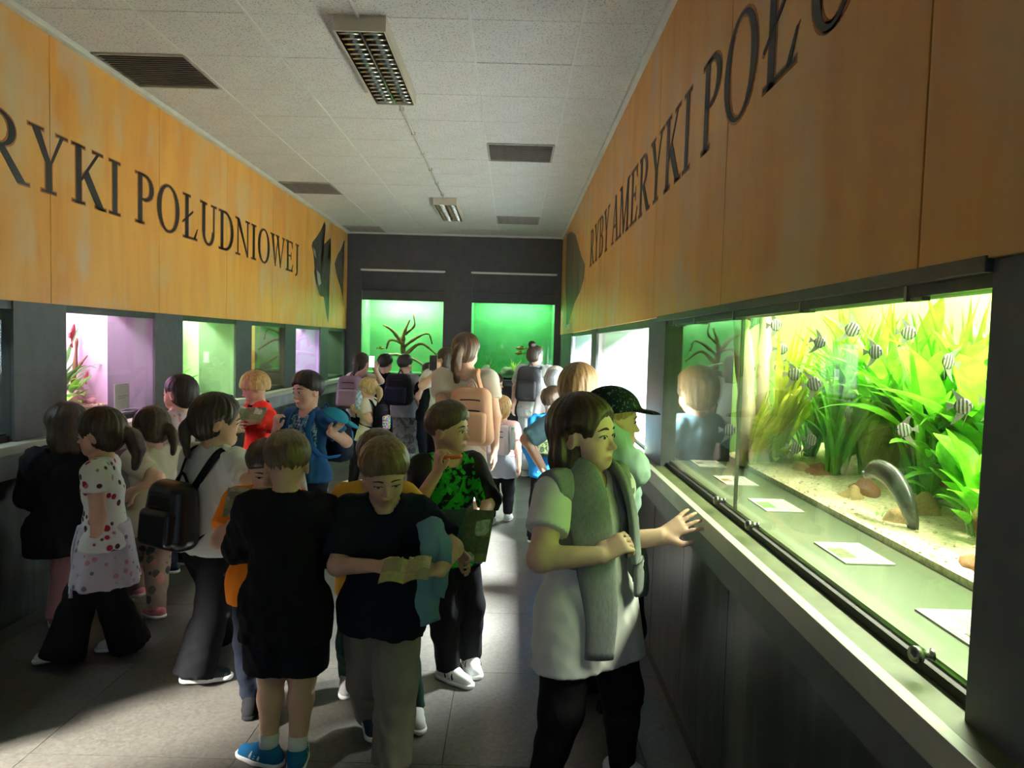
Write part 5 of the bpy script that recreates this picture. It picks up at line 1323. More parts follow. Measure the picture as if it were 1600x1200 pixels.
def leaflet_mat(name, c1, c2, c3):
    m = mat(name, c1, .45); t = NT(m); v = t.coord('Object'); nd = t.n('TexVoronoi'); nd.distance = 'CHEBYCHEV'; nd.inputs['Scale'].default_value = 15; nd.inputs['Randomness'].default_value = .55; t.l(v, nd.inputs['Vector'])
    n = t.noise(v, 60, 3); c = t.ramp(nd.outputs['Color'], [(.15, c1), (.45, c2), (.72, c3)], 'CONSTANT'); t.col(t.mix(t.ramp(n, [(.45, (0, 0, 0)), (.6, (.5, .5, .5))]), c, c2)); return m
M['leaflet'] = leaflet_mat('leaflet_print', (.10, .14, .06), (.20, .22, .10), (.55, .58, .50)); M['leaflet_y'] = leaflet_mat('leaflet_yellow', (.32, .29, .12), (.20, .19, .10), (.45, .42, .25)); M['leaflet_g'] = leaflet_mat('leaflet_blue', (.10, .17, .16), (.06, .10, .09), (.55, .62, .60))
def phone(loc, axes, label, m):
    t = empty('phone', tuple(loc)); tag(t, label, 'phone'); A = np.array(axes, float)
    bm = bmesh.new(); bx(bm, -.036, .036, -.004, .004, -.075, .075); bmesh.ops.bevel(bm, geom=bm.edges[:], offset=.003, segments=2, affect='EDGES'); me = bm_mesh('phone_body', bm); me.transform(Matrix(A).to_4x4()); link('phone_body', me, M['black'], t)
    bm = bmesh.new(); bx(bm, -.032, .032, -.0052, -.004, -.069, .069); me = bm_mesh('screen', bm); me.transform(Matrix(A).to_4x4()); link('screen', me, m, t)
    return t
def bottle(loc, axis, L, r, m, label, cap=None, group=None):
    t = empty('water_bottle', tuple(loc)); tag(t, label, 'bottle', group); a = np.array(axis, float); a /= np.linalg.norm(a)
    prof = [(0, .7), (.02, 1), (.30, 1), (.36, .92), (.42, 1), (.72, 1), (.84, .6), (.86, .5)]
    v, f = sweep([a * L * q for q, _ in prof], [r * k for _, k in prof], seg=16); link('bottle_body', pymesh('bottle_body', v, f), m, t)
    v, f = sweep([a * L * .86, a * L * .87, a * L * .98, a * L], [r * .5, r * .62, r * .62, r * .4], seg=14); link('bottle_cap', pymesh('bottle_cap', v, f), cap or m, t); return t
M['screen'] = mat('phone_screen_lit', (.9, .9, .9), .2, 0, .5, (.95, 1.0, .97), 2.2)
Person.adult_ = False
def loc_of(pt, pos, yaw, H): return tuple(rot_m(yaw).T @ (np.array(pt) - np.array((pos[0], pos[1], 0.0))) / H)
def person(label, pos, yaw, H, wl=None, wr=None, fl=None, fr=None, **kw):
    """wl, wr: wrists as (u, v, depth) seen in the photograph; fl, fr: feet as floor points in metres"""
    if wl is not None: kw['hl'] = loc_of(atY(*wl), pos, yaw, H)
    if wr is not None: kw['hr'] = loc_of(atY(*wr), pos, yaw, H)
    for nm, f in (('fl', fl), ('fr', fr)):
        if f is not None:
            q = loc_of((f[0], f[1], f[2] if len(f) > 2 else 0), pos, yaw, H); kw[nm] = q
    for nm in ('el', 'er'):
        if nm + 'w' in kw: kw[nm] = tuple(rot_m(yaw).T @ np.array(kw.pop(nm + 'w'), float))      # elbow direction in the room
    for nm in ('handl', 'handr'):
        if nm in kw and kw[nm].get('world'):
            kw[nm] = {k_: (tuple(rot_m(yaw).T @ np.array(v_, float)) if k_ in ('dir', 'palm', 'thumb') else v_) for k_, v_ in kw[nm].items()}
    ad = kw.get('adult', False); p = Person(label, pos, yaw, H, **kw); p.adult_ = ad; return p
def w2l(p, d): return tuple(p.Rw.T @ np.array(d, float))      # world direction into the person's frame
def lay(p, name, pts, rx, ry, m, ctr=None, seg=10, fold=0.0):
    """a strip of cloth swept along points given in the person's frame; flat side towards the body axis"""
    P_ = spline(pts, 26); c = np.array(ctr if ctr is not None else p.P + p.u * .2 * p.H); ax = P_ - c; ax = ax - np.outer(ax @ p.u, p.u) * .6; ax /= np.linalg.norm(ax, axis=1)[:, None] + 1e-9
    if not np.isscalar(rx): rx = np.interp(np.linspace(0, 1, 26), np.linspace(0, 1, len(rx)), rx)
    if not np.isscalar(ry): ry = np.interp(np.linspace(0, 1, 26), np.linspace(0, 1, len(ry)), ry)
    v, f = sweep(P_, rx, ry, seg=seg, up=ax); return link(name, pymesh(name, v, f), m, p.t)
BK = cloth((.012, .012, .014)); NAVY = cloth((.014, .018, .030)); WHITE = cloth((.70, .71, .70))
# -- girl in front of the large tank
g = person('girl in white T-shirt with a grey sweater over her shoulders, touching the tank ledge', (.285, 2.52), 140, 1.425, vox=.0048, hh=.182, wide=1.12, head=(-16, 5, 0), lean=-3,
           wr=(938, 868, 2.30), wl=(1034, 838, 2.60), erw=(-1, -.25, -.5), elw=(-.4, .3, -.9), fl=(.445, 2.60), fr=(.135, 2.40), fyaw=(-15, 15),
           handr={'world': 1, 'dir': (.85, .1, .5), 'palm': (.45, .55, -.6), 'thumb': (-.3, -.2, 1), 'curl': 1.0, 'topen': .35}, handl={'world': 1, 'dir': (.80, -.10, .55), 'palm': (.5, .5, -.5), 'curl': .10, 'spread': .32, 'topen': 1.1, 'thumb': (.3, -1, -.3)}, skin='skin_p')
g.eyes(look=(4, -2), brow=(.06, .035, .02), open_=.82)
g.hair((.040, .021, .011), 'long', length=.24, part=1, vol=.015)
g.top(cloth((.74, .75, .74)), sleeve=.58, hem=-.135, g=.014, neck=.044, fold=.0028, belly=.052, loose=.012, name='t_shirt')
g.pants(BK, end=.035, r=(.062, .042, .038, .026), fold=.0015, name='leggings')
g.shoes(cloth((.75, .75, .77)), high=.01)
sw = cloth((.20, .215, .22), .95, 'jersey', (.30, .315, .32), 160)
def shawl(p, m, gg=.022, low=.15):
    H = p.H; u = p.u; N = p.N
    def b(F):
        p.torso(F, gg, .03)
        F.cutall(N - u * low * H, -u); F.cutall(N + p.rx * .128 * H, p.rx); F.cutall(N - p.rx * .128 * H, -p.rx)
        c = N + u * .02 * H; F.cone(c - u * .03 * H + p.fw * .02 * H, c + u * .2 * H, .052 * H, .07 * H, .01, None, (), 'sub')
        F.rbox(N - u * .10 * H + p.fw * .12 * H, (.040 * H, .12 * H, .20 * H), np.column_stack([p.rx, p.fw, u]), .01, .02, 'sub')
    lo = p.lo.copy(); hi = p.hi.copy(); lo[2] = N[2] - .22 * H
    p.garment('shoulder_sweater', b, m, .010, 60, .5, None, None, (lo, hi))
shawl(g, sw, .036, .20)
H = g.H
for sg in (-1, 1):
    o = g.N + g.rx * sg * .070 * H
    lay(g, 'sweater_sleeve', [o - g.fw * .03 * H + g.u * .022 * H, o + g.fw * .045 * H + g.u * .012 * H, o + g.fw * .085 * H - g.u * .08 * H + g.rx * sg * .004 * H, o + g.fw * .102 * H - g.u * .20 * H, o + g.fw * .112 * H - g.u * (.30 if sg > 0 else .22) * H - g.rx * sg * .004 * H, o + g.fw * .108 * H - g.u * (.40 if sg > 0 else .27) * H], [.060, .072, .074, .066, .056, .050], [.014, .018, .018, .018, .016, .014], sw, seg=14)
DKBR, BRN, LBR, BLD, BLK = (.030, .018, .011), (.062, .036, .019), (.15, .088, .040), (.36, .23, .10), (.016, .012, .011)
# -- boy in the patterned cap
b = person('boy in dark patterned cap and pale mint sweater with hand at his chin', (.455, 3.18), 62, 1.40, vox=.0065, head=(28, 2, 0), wr=(986, 706, 3.10), wl=(905, 800, 3.15), erw=(-.2, -.8, -1), elw=(-1, .2, -.6), fl=(.38, 3.28), fr=(.48, 3.12), handr={'world': 1, 'dir': (-.25, 0, 1), 'palm': (-.8, .1, 0), 'curl': .9})
b.eyes(); b.hair((.33, .20, .07), 'short', vol=-.02)
b.top(cloth((.36, .50, .46)), 1.72, -.10, .020, 'sweater', fold=.007, loose=.01); b.pants(NAVY); b.shoes(BK, BK)
def cap_hat(p, m, brim=True, parent=None):
    h = p.hh; q = p.hp_; R = p.Hd
    def bb(F):
        F.ell(q(0, -.06, .66), np.array((.465, .535, .455)) * h, R, .01, 'add'); n = -(R[:, 2] - R[:, 1] * .12); F.cutall(q(0, 0, .66), n / np.linalg.norm(n))
        F.ell(q(0, .50, .66), np.array((.33, .34, .035)) * h, R @ rot_m(0, -10, 0), .02, 'add')
    return p.garment('cap', bb, m, 0, bounds=(q(0, .2, .6) - 1.05 * h, q(0, .2, .6) + 1.05 * h), vox=.007)
cap_hat(b, cloth((.012, .020, .022), .8, 'blotch', (.10, .17, .16), 75, .60, .64))
# -- person with brown hair behind them
b = person('person with thick brown hair and dusty blue T-shirt behind the girl with the shoulder sweater', (.43, 4.62), 25, 1.46, vox=.009, hh=.19, face=False, fl=(.33, 4.60), fr=(.52, 4.66), wl=(846, 728, 4.60), elw=(-1, 0, -.3))
b.hair((.17, .10, .03), 'tied', vol=.07); b.top(cloth((.15, .27, .32)), .95, -.10, .016, 't_shirt'); b.pants(BK); b.shoes(BK)
# -- boy in blue hooded jacket
b = person('boy in bright blue hooded jacket with a dark camouflage backpack', (.335, 5.88), 15, 1.27, vox=.009, head=(25, 0, 0), fl=(.20, 5.74), fr=(.40, 5.95), wl=(838, 728, 5.85), elw=(-1, -.2, -.4))
b.hair(BRN, 'short', vol=-.01); b.top(cloth((.02, .20, .52)), 2.0, -.06, .022, 'jacket', fold=.006, hood=True, loose=.01); b.pants(BK); b.shoes(BK)
backpack(b, 'small dark camouflage backpack on the boy in the blue jacket', cloth((.02, .03, .015), .8, 'blotch', (.10, .12, .05), 40), size=(.20, .10, .26), strap=cloth((.03, .04, .02), .8, 'blotch', (.11, .13, .06), 60))
# -- blond pair by the pale window
b = person('child with pale grey knitted hat by the pale blue aquarium', (.44, 7.7), 20, 1.31, vox=.011, face=False, fl=(.38, 7.7), fr=(.50, 7.72)); b.hair((.34, .32, .31), 'short', vol=.03); b.top(cloth((.60, .58, .58)), 1.0, -.06); b.pants(cloth((.20, .22, .28))); b.shoes(WHITE)
b = person('blond child in white shirt next to the pale grey hat', (.50, 8.3), 40, 1.34, vox=.011, face=False, fl=(.45, 8.3), fr=(.55, 8.32)); b.hair((.55, .45, .30), 'bowl', vol=.03); b.top(WHITE, 1.0, -.06); b.pants(cloth((.20, .22, .28))); b.shoes(WHITE)
# -- woman with the bun
b = person('woman with a hair bun, white and green T-shirt and wide pale grey trousers', (.275, 8.8), 22, 1.575, vox=.010, adult=True, head=(25, 0, 0), wl=(800, 640, 8.6), elw=(-1, -.5, 0), fl=(.19, 8.72), fr=(.36, 8.86))
b.hair(DKBR, 'tied', bun=(0, -.30, 1.10, .20)); b.top(cloth((.66, .70, .66), .85, 'zig', (.16, .42, .22), 9, .62, .66), .75, -.07, .018, 't_shirt'); b.pants(cloth((.50, .52, .54)), .04, (.074, .066, .066, .066)); b.shoes(cloth((.7, .6, .62)))
backpack(b, 'dark grey backpack on the woman with the hair bun', cloth((.060, .055, .060), .6), size=(.30, .17, .42))
# -- boy with glasses by the end wall
b = person('boy with glasses in pale blue T-shirt near the end wall', (-.20, 8.6), 62, 1.225, vox=.0095, fl=(-.25, 8.6), fr=(-.15, 8.6), head=(15, 0, 0)); b.hair(BRN, 'short'); b.eyes(); b.top(cloth((.42, .50, .58)), .7, -.08); b.pants(NAVY); b.shoes(WHITE)
for sg in (-1, 1):
    pts = [b.hp_(sg * .15 + .105 * math.cos(a), .43, .45 + .08 * math.sin(a)) for a in np.linspace(0, 2 * PI, 15)]; v, f = sweep(pts, .012 * b.hh, seg=6, cap=False); link('glasses', pymesh('glasses_rim', v, f), M['black'], b.t)
    v, f = sweep([b.hp_(sg * .25, .42, .46), b.hp_(sg * .37, .20, .46), b.hp_(sg * .38, -.08, .45)], .012 * b.hh, seg=6); link('glasses', pymesh('glasses_arm', v, f), M['black'], b.t)
# -- little girl in pink
b = person('small blonde girl in pink T-shirt, grey skirt and black leggings', (-.08, 6.40), 12, 1.135, vox=.008, hh=.19, face=False, fl=(-.155, 6.31), fr=(-.005, 6.48), wr=(812, 735, 6.35), erw=(.8, -.6, 0))
b.hair((.38, .22, .085), 'tied', tail=[(0, -.45, .30), (0, -.56, .10), (-.04, -.50, -.12), (-.06, -.44, -.30)], tail_r=.085, tie=BK); b.top(cloth((.72, .42, .40)), .62, .05, .014, 't_shirt'); b.skirt(cloth((.44, .46, .50)), .37, .104, .138); b.pants(BK, .06, (.058, .040, .036, .026), name='leggings'); b.shoes(WHITE, sock=None)
def side_bottle(t, B, s, body):
    bt = bottle(Vector(t.location), (0, 0, 1), .20, .026, cloth((.60, .66, .62), .2), 'clear bottle with mint cap in the pink backpack pocket', cloth((.30, .62, .42), .4)); q = Matrix.Rotation(t.rotation_euler[2], 3, 'Z') @ Vector(B @ np.array((s[0] * .62, -.01, -s[2] * .30))); bt.location = Vector(t.location) + q
backpack(b, 'pale pink backpack on the small blonde girl', cloth((.66, .50, .50)), size=(.24, .12, .30), extra=side_bottle)
# -- teacher in the cream dress
b = person('woman in cream tiered dress with a ponytail among the children', (-.335, 5.15), 8, 1.655, vox=.008, adult=True, wide=.90, head=(12, -6, 0), wr=(773, 700, 5.08), erw=(.5, -.6, 0), wl=(706, 690, 5.02), elw=(-.4, -.8, 0), fl=(-.40, 5.22), fr=(-.262, 5.09), face=False, skin='skin')
cream = cloth((.70, .64, .54)); b.hair((.085, .045, .022), 'tied', tail=[(0, -.42, .62), (0, -.62, .45), (-.03, -.66, .10), (-.05, -.50, -.25), (-.06, -.42, -.45)], tail_r=.13, tie=BK, vol=.01)
b.top(cream, .52, .02, .012, 'dress_bodice', neck=.066, fold=.004, flare=.010); b.skirt(cream, .40, .086, .110, 'dress_skirt', .10, .010, 16); b.skirt(cream, .30, .102, .124, 'dress_tier', -.06, .012, 18); b.shoes(WHITE)
backpack(b, 'peach backpack hanging from the right shoulder of the woman in the cream dress', cloth((.74, .42, .26), .6), size=(.30, .15, .40), off=(.085, 0), one=True, drop=.055)
# -- woman with phone ahead
b = person('woman in white T-shirt holding her phone up to the end tank', (-.70, 7.55), -20, 1.53, vox=.009, adult=True, head=(-45, 0, 0), wl=(682, 583, 7.2), elw=(-1, 0, -1), handl={'dir': (0, .2, 1), 'palm': (0, 1, 0), 'curl': .6}, fl=(-.76, 7.55), fr=(-.64, 7.6))
b.hair(DKBR, 'long', length=.2); b.top(WHITE, .65, -.08, .016, 't_shirt'); b.pants(BK); b.shoes(BK); phone(atY(677, 567, 7.17), np.eye(3), 'phone in the raised hand of the woman in white', M['black'])
# -- boy in green and black
b = person('boy in black and green patterned shirt holding an open leaflet', (-.295, 3.44), 152, 1.305, vox=.006, head=(-42, 2, 0), wr=(683, 738, 3.22), wl=(752, 815, 3.22), erw=(-.5, -.1, -1), elw=(.8, .2, -.6), fl=(-.17, 3.50), fr=(-.265, 3.36), fyaw=(10, -25), handr={'world': 1, 'dir': (.05, -.1, 1), 'palm': (.9, .5, 0), 'curl': 1.0}, handl={'world': 1, 'dir': (-.25, -.3, -.8), 'palm': (-.6, .5, 0), 'curl': .7}, kneel=(0, 1, 0))
b.eyes(); b.hair((.075, .045, .022), 'short', vol=.0)
b.top(cloth_print((.012, .012, .012), .80, .115, .34, ((.02, .42, .03), (.015, .34, .02), (.03, .50, .04)), 26, .46, .50), 1.02, -.07, .016, 't_shirt', fold=.005); b.pants(BK, fold=.004); b.shoes(cloth((.72, .72, .71)), stripes=BK)
v, f = sweep([b.N + b.u * .012 * b.H + rot_m(a)[:, 1] * .046 * b.H for a in range(-100, 101, 20)], .006, .010, seg=6); link('collar', pymesh('collar', v, f), cloth((.62, .12, .04)), b.t)
booklet(atY(722, 835, 3.08), np.column_stack([(.80, .45, -.1), (.15, -.1, .98), (.4, -.85, -.05)]), .14, .24, M['leaflet_g'], 'open green and blue leaflet held low by the boy in the green shirt', .35, m2=M['leaflet'])
# -- child in yellow behind
b = person('child in yellow T-shirt and dark green trousers behind the boy in the navy T-shirt', (-.575, 3.08), 168, 1.235, vox=.0075, head=(-18, -12, 0), wr=(560, 900, 2.98), wl=(716, 860, 2.92), elw=(1, .4, -.4), erw=(-1, .3, -.4), fl=(-.375, 2.97), fr=(-.70, 3.22, .05), fyaw=(-10, 10), pelvis=(0, 0), handl={'curl': .8}, handr={'curl': .6})
b.hair((.085, .055, .025), 'short'); b.top(cloth((.62, .33, .05)), .70, -.05, .014, 't_shirt'); b.pants(cloth((.012, .035, .030))); b.shoes(cloth((.50, .50, .50)), M['sole_w'])
# -- boy in navy T-shirt walking with leaflet
b = person('boy in navy T-shirt and beige trousers walking while reading a leaflet', (-.475, 2.74), 172, 1.262, vox=.0055, head=(-10, -24, 4), lean=3, wr=(582, 884, 2.52), wl=(688, 892, 2.50), elw=(1, .35, -.5), erw=(-1, .35, -.6), fl=(-.40, 2.56), fr=(-.54, 2.90, .045), fyaw=(-4, -6), handr={'world': 1, 'dir': (.85, -.35, -.05), 'palm': (.2, -.2, 1), 'curl': .75}, handl={'world': 1, 'dir': (-.8, -.3, .05), 'palm': (-.2, -.2, 1), 'curl': .75})
b.eyes(open_=.45, look=(0, -8)); b.hair((.135, .085, .036), 'short', vol=.015, fringe=.02)
b.top(cloth((.010, .014, .022)), .80, -.07, .018, 't_shirt', fold=.005, flare=.010); b.pants(cloth((.22, .20, .165)), .045, (.066, .054, .052, .050), fold=.005); b.shoes(cloth((.025, .035, .06)), M['sole_w'])
booklet(atY(634, 893, 2.42), np.column_stack([(.97, .05, .08), (0, .9, .35), (-.1, -.3, .9)]), .085, .13, M['leaflet_y'], 'yellowish leaflet read by the boy in the navy T-shirt', .15)
def drape(loc, pts, w0, w1, m, label, name='jacket'):
    t = empty(name, tuple(loc)); tag(t, label, 'jacket')
    for nm, off, pp, a_, b_ in (('jacket_body', np.zeros(3), pts, w0, w1), ('jacket_sleeve', np.array((.035, -.02, 0)), pts[:-1], w0 * .5, w1 * .6)):
        P_ = spline(np.array(pp) + off, 24) - np.array(loc); ww = np.interp(np.linspace(0, 1, 24), np.linspace(0, 1, 5), [a_ * .7, a_, a_ * .9, (a_ + b_) / 2, b_])
        v, f = sweep(P_, ww * (1 + .10 * np.sin(np.arange(24) * 1.1)), ww * .42, seg=18, up=(0.3, -1, .05)); V = np.array(v); V = V + .006 * np.sin(V[:, [1, 2, 0]] * 60); link(nm, pymesh(nm, V, f), m, t)
    return t
drape(atY(672, 840, 2.60), [atY(664, 815, 2.66), atY(680, 845, 2.56), atY(675, 890, 2.55), atY(668, 930, 2.55), atY(674, 972, 2.56)], .055, .040, cloth((.16, .34, .38), .7), 'pale turquoise jacket hanging over the arm of the boy in navy')
# -- boy in the black sweater, back to us
b = person('boy in black sweater and black shorts seen from behind, wearing blue trainers', (-.825, 2.66), -6, 1.245, vox=.0055, wide=1.02, head=(-8, -14, 0), hl=(-.06, .16, .60), hr=(.10, .15, .58), el=(-1, -.25, -.5), er=(1, -.25, -.4), fl=(-.875, 2.64), fr=(-.765, 2.63), fyaw=(-62, -4), face=True)
b.hair((.115, .073, .034), 'short', vol=-.012); b.top(BK, 1.92, -.105, .019, 'sweater', fold=.007, loose=.004, hood=False, neck=.042); b.pants(cloth((.010, .011, .016)), .285, (.075, .068, .06, .05), name='shorts'); b.shoes(cloth((.012, .13, .30), .7), stripes=WHITE, sock=WHITE)
# -- child in orange hidden behind him
b = person('dark-haired child in orange T-shirt reading behind the boy in black', (-1.05, 3.10), 165, 1.165, vox=.0075, head=(-5, -20, 0), wr=(382, 800, 2.95), wl=(425, 806, 2.93), fl=(-.99, 3.0), fr=(-1.09, 3.06)); b.eyes(open_=.5)
b.hair(DKBR, 'short', vol=.01, fringe=.03); b.top(cloth((.80, .22, .02)), .72, -.08, .018, 't_shirt'); b.pants(NAVY); b.shoes(BK, BK)
booklet(atY(392, 786, 2.85), np.column_stack([(.95, .1, 0), (0, .45, .8), (0, -.85, .45)]), .10, .13, M['leaflet_y'], 'yellow-brown leaflet held by the child in orange', .2)
# -- tall girl with black backpack
b = person('girl in white T-shirt and black flared trousers with a shiny black backpack', (-1.43, 3.42), 26, 1.36, vox=.0055, head=(40, -4, 0), lean=5, fl=(-1.49, 3.70), fr=(-1.42, 3.26), fyaw=(30, 50), wr=(392, 762, 3.42), erw=(.7, -.7, -.4), wl=(350, 790, 3.70))
b.eyes(); b.hair(DKBR, 'tied', tail=[(0, -.46, .52), (.02, -.60, .35), (.05, -.56, .05), (.10, -.50, -.22)], tail_r=.075, tie=BK, vol=.015)
b.top(cloth((.66, .70, .66)), .62, -.03, .016, 't_shirt', fold=.006, flare=.010); b.pants(BK, .025, (.064, .047, .045, .040), flare=.035); b.shoes(cloth((.035, .045, .055)))
shiny = mat('patent_black', (.010, .010, .012), .3, 0, .5)
backpack(b, 'shiny black backpack on the girl in flared trousers', shiny, size=(.25, .14, .30), drop=.085, strap=BK, off=(-.055, 0))
# -- girl with printed shirt and jacket round the waist
b = person('girl with ponytail in white shirt with red print, jacket tied round her waist', (-1.965, 3.50), -108, 1.255, vox=.0055, head=(14, -2, 0), lean=3, fl=(-1.90, 3.58), fr=(-2.13, 3.42), fyaw=(0, 0), wl=(150, 862, 3.38), elw=(.6, -.3, -.2))
b.eyes(); b.hair((.038, .022, .014), 'tied', tail=[(.0, -.45, .50), (0, -.68, .42), (-.02, -.80, .10), (-.02, -.74, -.25)], tail_r=.14, tie=WHITE, vol=.03)
b.top(cloth((.70, .70, .68), .85, 'flowers', ((.45, .03, .06), (.10, .03, .05), (.55, .15, .20)), 21, .30), .40, -.01, .015, 'shirt', neck=.048)
b.pants(BK, .022, (.062, .045, .044, .042), flare=.040, top=.03); b.shoes(cloth((.60, .60, .58)))
jk = cloth((.50, .46, .54), .85, 'flowers', ((.50, .22, .26), (.16, .15, .22), (.34, .30, .42)), 24, .26)
b.skirt(jk, .305, .105, .155, 'tied_jacket', .075, .014, 16); lay(b, 'jacket_sleeve', [b.P + b.fw * .085 * b.H + b.u * .07 * b.H, b.P + b.fw * .11 * b.H - b.u * .02 * b.H, b.P + b.fw * .115 * b.H - b.u * .12 * b.H, b.P + b.fw * .12 * b.H - b.rx * .03 * b.H - b.u * .20 * b.H], [.03, .035, .035, .028], .014, jk)
# -- girl in cream shirt behind her
b = person('girl with ponytail in cream T-shirt and flowered leggings walking along the tanks', (-2.02, 4.07), -62, 1.235, vox=.007, head=(-6, -8, 0), fl=(-2.20, 4.22), fr=(-1.93, 3.93), fyaw=(0, 10), wl=(208, 768, 3.92), elw=(.7, -.3, -.6), wr=(196, 775, 4.05), erw=(.6, .4, -.6))
b.hair((.060, .034, .020), 'tied', tail=[(0, -.46, .50), (.02, -.66, .40), (.04, -.72, .08), (.05, -.62, -.2)], tail_r=.10, tie=BK, vol=.02)
b.top(cloth((.56, .50, .42)), .66, -.05, .016, 't_shirt'); b.pants(cloth((.30, .20, .17), .85, 'flowers', ((.05, .06, .07), (.50, .20, .18), (.10, .10, .08)), 17, .36), .05, (.060, .043, .040, .030), name='leggings'); b.shoes(cloth((.62, .20, .24)))
# -- long-haired girl in black jacket at the dark window
b = person('girl with long brown hair in black jacket and pink trousers by the dark aquarium', (-2.40, 3.90), -42, 1.30, vox=.0075, wide=1.1, face=False, head=(-12, -6, 0), fl=(-2.40, 4.18), fr=(-2.38, 3.78), fyaw=(0, 0), hl=(-.06, .14, .62), hr=(.08, .13, .60))
b.hair((.050, .030, .018), 'long', length=.02, vol=.03); b.top(BK, 1.9, -.10, .026, 'jacket', loose=.02, fold=.006); b.pants(cloth((.52, .25, .26)), .05, (.066, .052, .048, .042), fold=.004); b.shoes(cloth((.42, .26, .12)))
# -- girl in profile at the violet tank
b = person('girl in pale pink top with dark gathered hair looking up at the violet aquarium', (-2.245, 4.86), -84, 1.325, vox=.007, head=(4, 6, 0), fl=(-2.27, 4.80), fr=(-2.24, 4.98), hl=(-.05, .20, .62), hr=(.09, .18, .64)); b.eyes()
b.hair(DKBR, 'tied', bun=(0, -.50, .40, .13)); b.top(cloth((.60, .46, .48), .85, 'flowers', ((.60, .20, .26), (.66, .60, .60), (.40, .20, .26)), 16, .25), .60, -.05, .014, 't_shirt'); b.pants(NAVY); b.shoes(cloth((.03, .05, .09)))
# -- boy in red
b = person('blond boy in red sweater with navy collar looking at a leaflet', (-2.03, 5.80), -128, 1.315, vox=.0075, head=(14, -16, 0), wl=(402, 657, 5.55), wr=(376, 662, 5.55), elw=(1, .3, -.6), erw=(-1, .2, -.6), fl=(-1.97, 5.80), fr=(-2.10, 5.84)); b.eyes(open_=.55)
b.hair((.46, .29, .10), 'bowl', vol=.02, fringe=.06); b.top(cloth((.68, .035, .02)), 1.85, -.08, .018, 'sweater', fold=.005); b.pants(cloth((.35, .36, .36))); b.shoes(WHITE)
v, f = sweep([b.N + b.u * .006 * b.H + rot_m(a)[:, 1] * .056 * b.H - np.array((0, 0, .012 * b.H * math.cos(math.radians(a)))) for a in range(-170, 171, 20)], .012, .010, seg=6); link('collar', pymesh('collar', v, f), NAVY, b.t)
booklet(atY(384, 648, 5.42), np.column_stack([(.95, .2, -.12), (0, .8, .5), (-.1, -.5, .85)]), .15, .16, M['leaflet'], 'open dark leaflet in the hands of the boy in red', .3)
# -- boy in blue T-shirt
b = person('dark-haired boy in blue printed T-shirt with a grey sweater tied round his waist', (-1.405, 5.0), -158, 1.355, vox=.0055, head=(16, 0, 4), wr=(431, 672, 4.85), wl=(516, 676, 4.80), erw=(-.6, .2, -1), elw=(.7, .3, -.7), fl=(-1.33, 4.98), fr=(-1.47, 5.02), handr={'world': 1, 'dir': (.05, -.1, 1), 'palm': (.7, .6, 0), 'curl': 1.0}, handl={'world': 1, 'dir': (.75, -.2, .55), 'palm': (-.2, .3, 1), 'curl': .45}, skin='skin')
b.eyes(look=(4, 0)); b.hair((.018, .012, .009), 'short', vol=.01, fringe=.02)
b.top(cloth_print((.012, .085, .22), .945, .115, .130, ((.45, .62, .72), (.16, .40, .55), (.60, .34, .20)), 36, .47, .50), .68, -.03, .016, 't_shirt', fold=.005); b.pants(NAVY); b.shoes(WHITE)
gs = cloth((.42, .42, .40), .9, 'jersey', (.52, .52, .50), 120); b.skirt(gs, .40, .090, .112, 'tied_sweater', .05, .010, 15)
for sg, ln in ((1, .24), (-1, .16)): lay(b, 'sweater_sleeve', [b.P + b.fw * .075 * b.H + b.u * .03 * b.H - b.rx * sg * .02 * b.H, b.P + b.fw * .10 * b.H - b.rx * sg * .045 * b.H - b.u * .05 * b.H, b.P + b.fw * .10 * b.H - b.rx * sg * .085 * b.H - b.u * ln * b.H], [.03, .038, .034], .015, gs)
backpack(b, 'dark navy backpack with blue trim on the boy in the blue T-shirt', cloth((.014, .022, .040)), cloth((.02, .22, .50)), size=(.30, .17, .36), strap=cloth((.02, .10, .30)), off=(-.05, 0))
t = empty('cap', tuple(atY(524, 652, 4.74))); tag(t, 'teal baseball cap held out by the boy in the blue T-shirt', 'cap')
F = Field((-.2, -.2, -.15), (.2, .2, .15), .006); F.ell((0, 0, 0), (.075, .095, .06), None, .01); F.cutall((0, 0, -.005), (0, 0, -1)); F.ell((0, 0, -.01), (.066, .086, .052), None, .003, 'sub'); V, Q = F.mesh(); R_ = np.array(Matrix.Rotation(.5, 3, 'Y') @ Matrix.Rotation(-1.0, 3, 'Z')); link('crown', net_mesh('cap_crown', V @ R_.T, Q), cloth((.02, .20, .30)), t)
F = Field((-.2, -.2, -.15), (.2, .25, .15), .006); F.ell((0, .11, 0), (.07, .07, .008), None, .005); V, Q = F.mesh(); link('brim', net_mesh('cap_brim', V @ R_.T, Q), cloth((.02, .22, .34)), t)
# -- far group at the end wall
b = person('girl with lavender backpack filming the end tank with a phone', (-1.935, 9.3), 12, 1.42, vox=.010, wr=(586, 577, 9.0), wl=(574, 577, 9.0), erw=(1, 0, -1), elw=(-1, 0, -1), handr={'dir': (-.2, .3, 1), 'palm': (-.5, .6, 0), 'curl': .8}, handl={'dir': (.2, .3, 1), 'palm': (.5, .6, 0), 'curl': .8}, face=False, fl=(-2.0, 9.3), fr=(-1.87, 9.32))
b.hair((.050, .028, .018), 'tied', tail=[(0, -.42, .55), (-.05, -.60, .3), (-.08, -.60, -.05), (-.1, -.5, -.3)], tail_r=.10, tie=WHITE); b.top(cloth((.58, .55, .54)), .7, -.06, .016, 't_shirt'); b.pants(BK); b.shoes(WHITE)
phone(atY(581, 565, 8.95), np.eye(3), 'phone with a lit white screen held up by the girl with the lavender backpack', M['screen'])
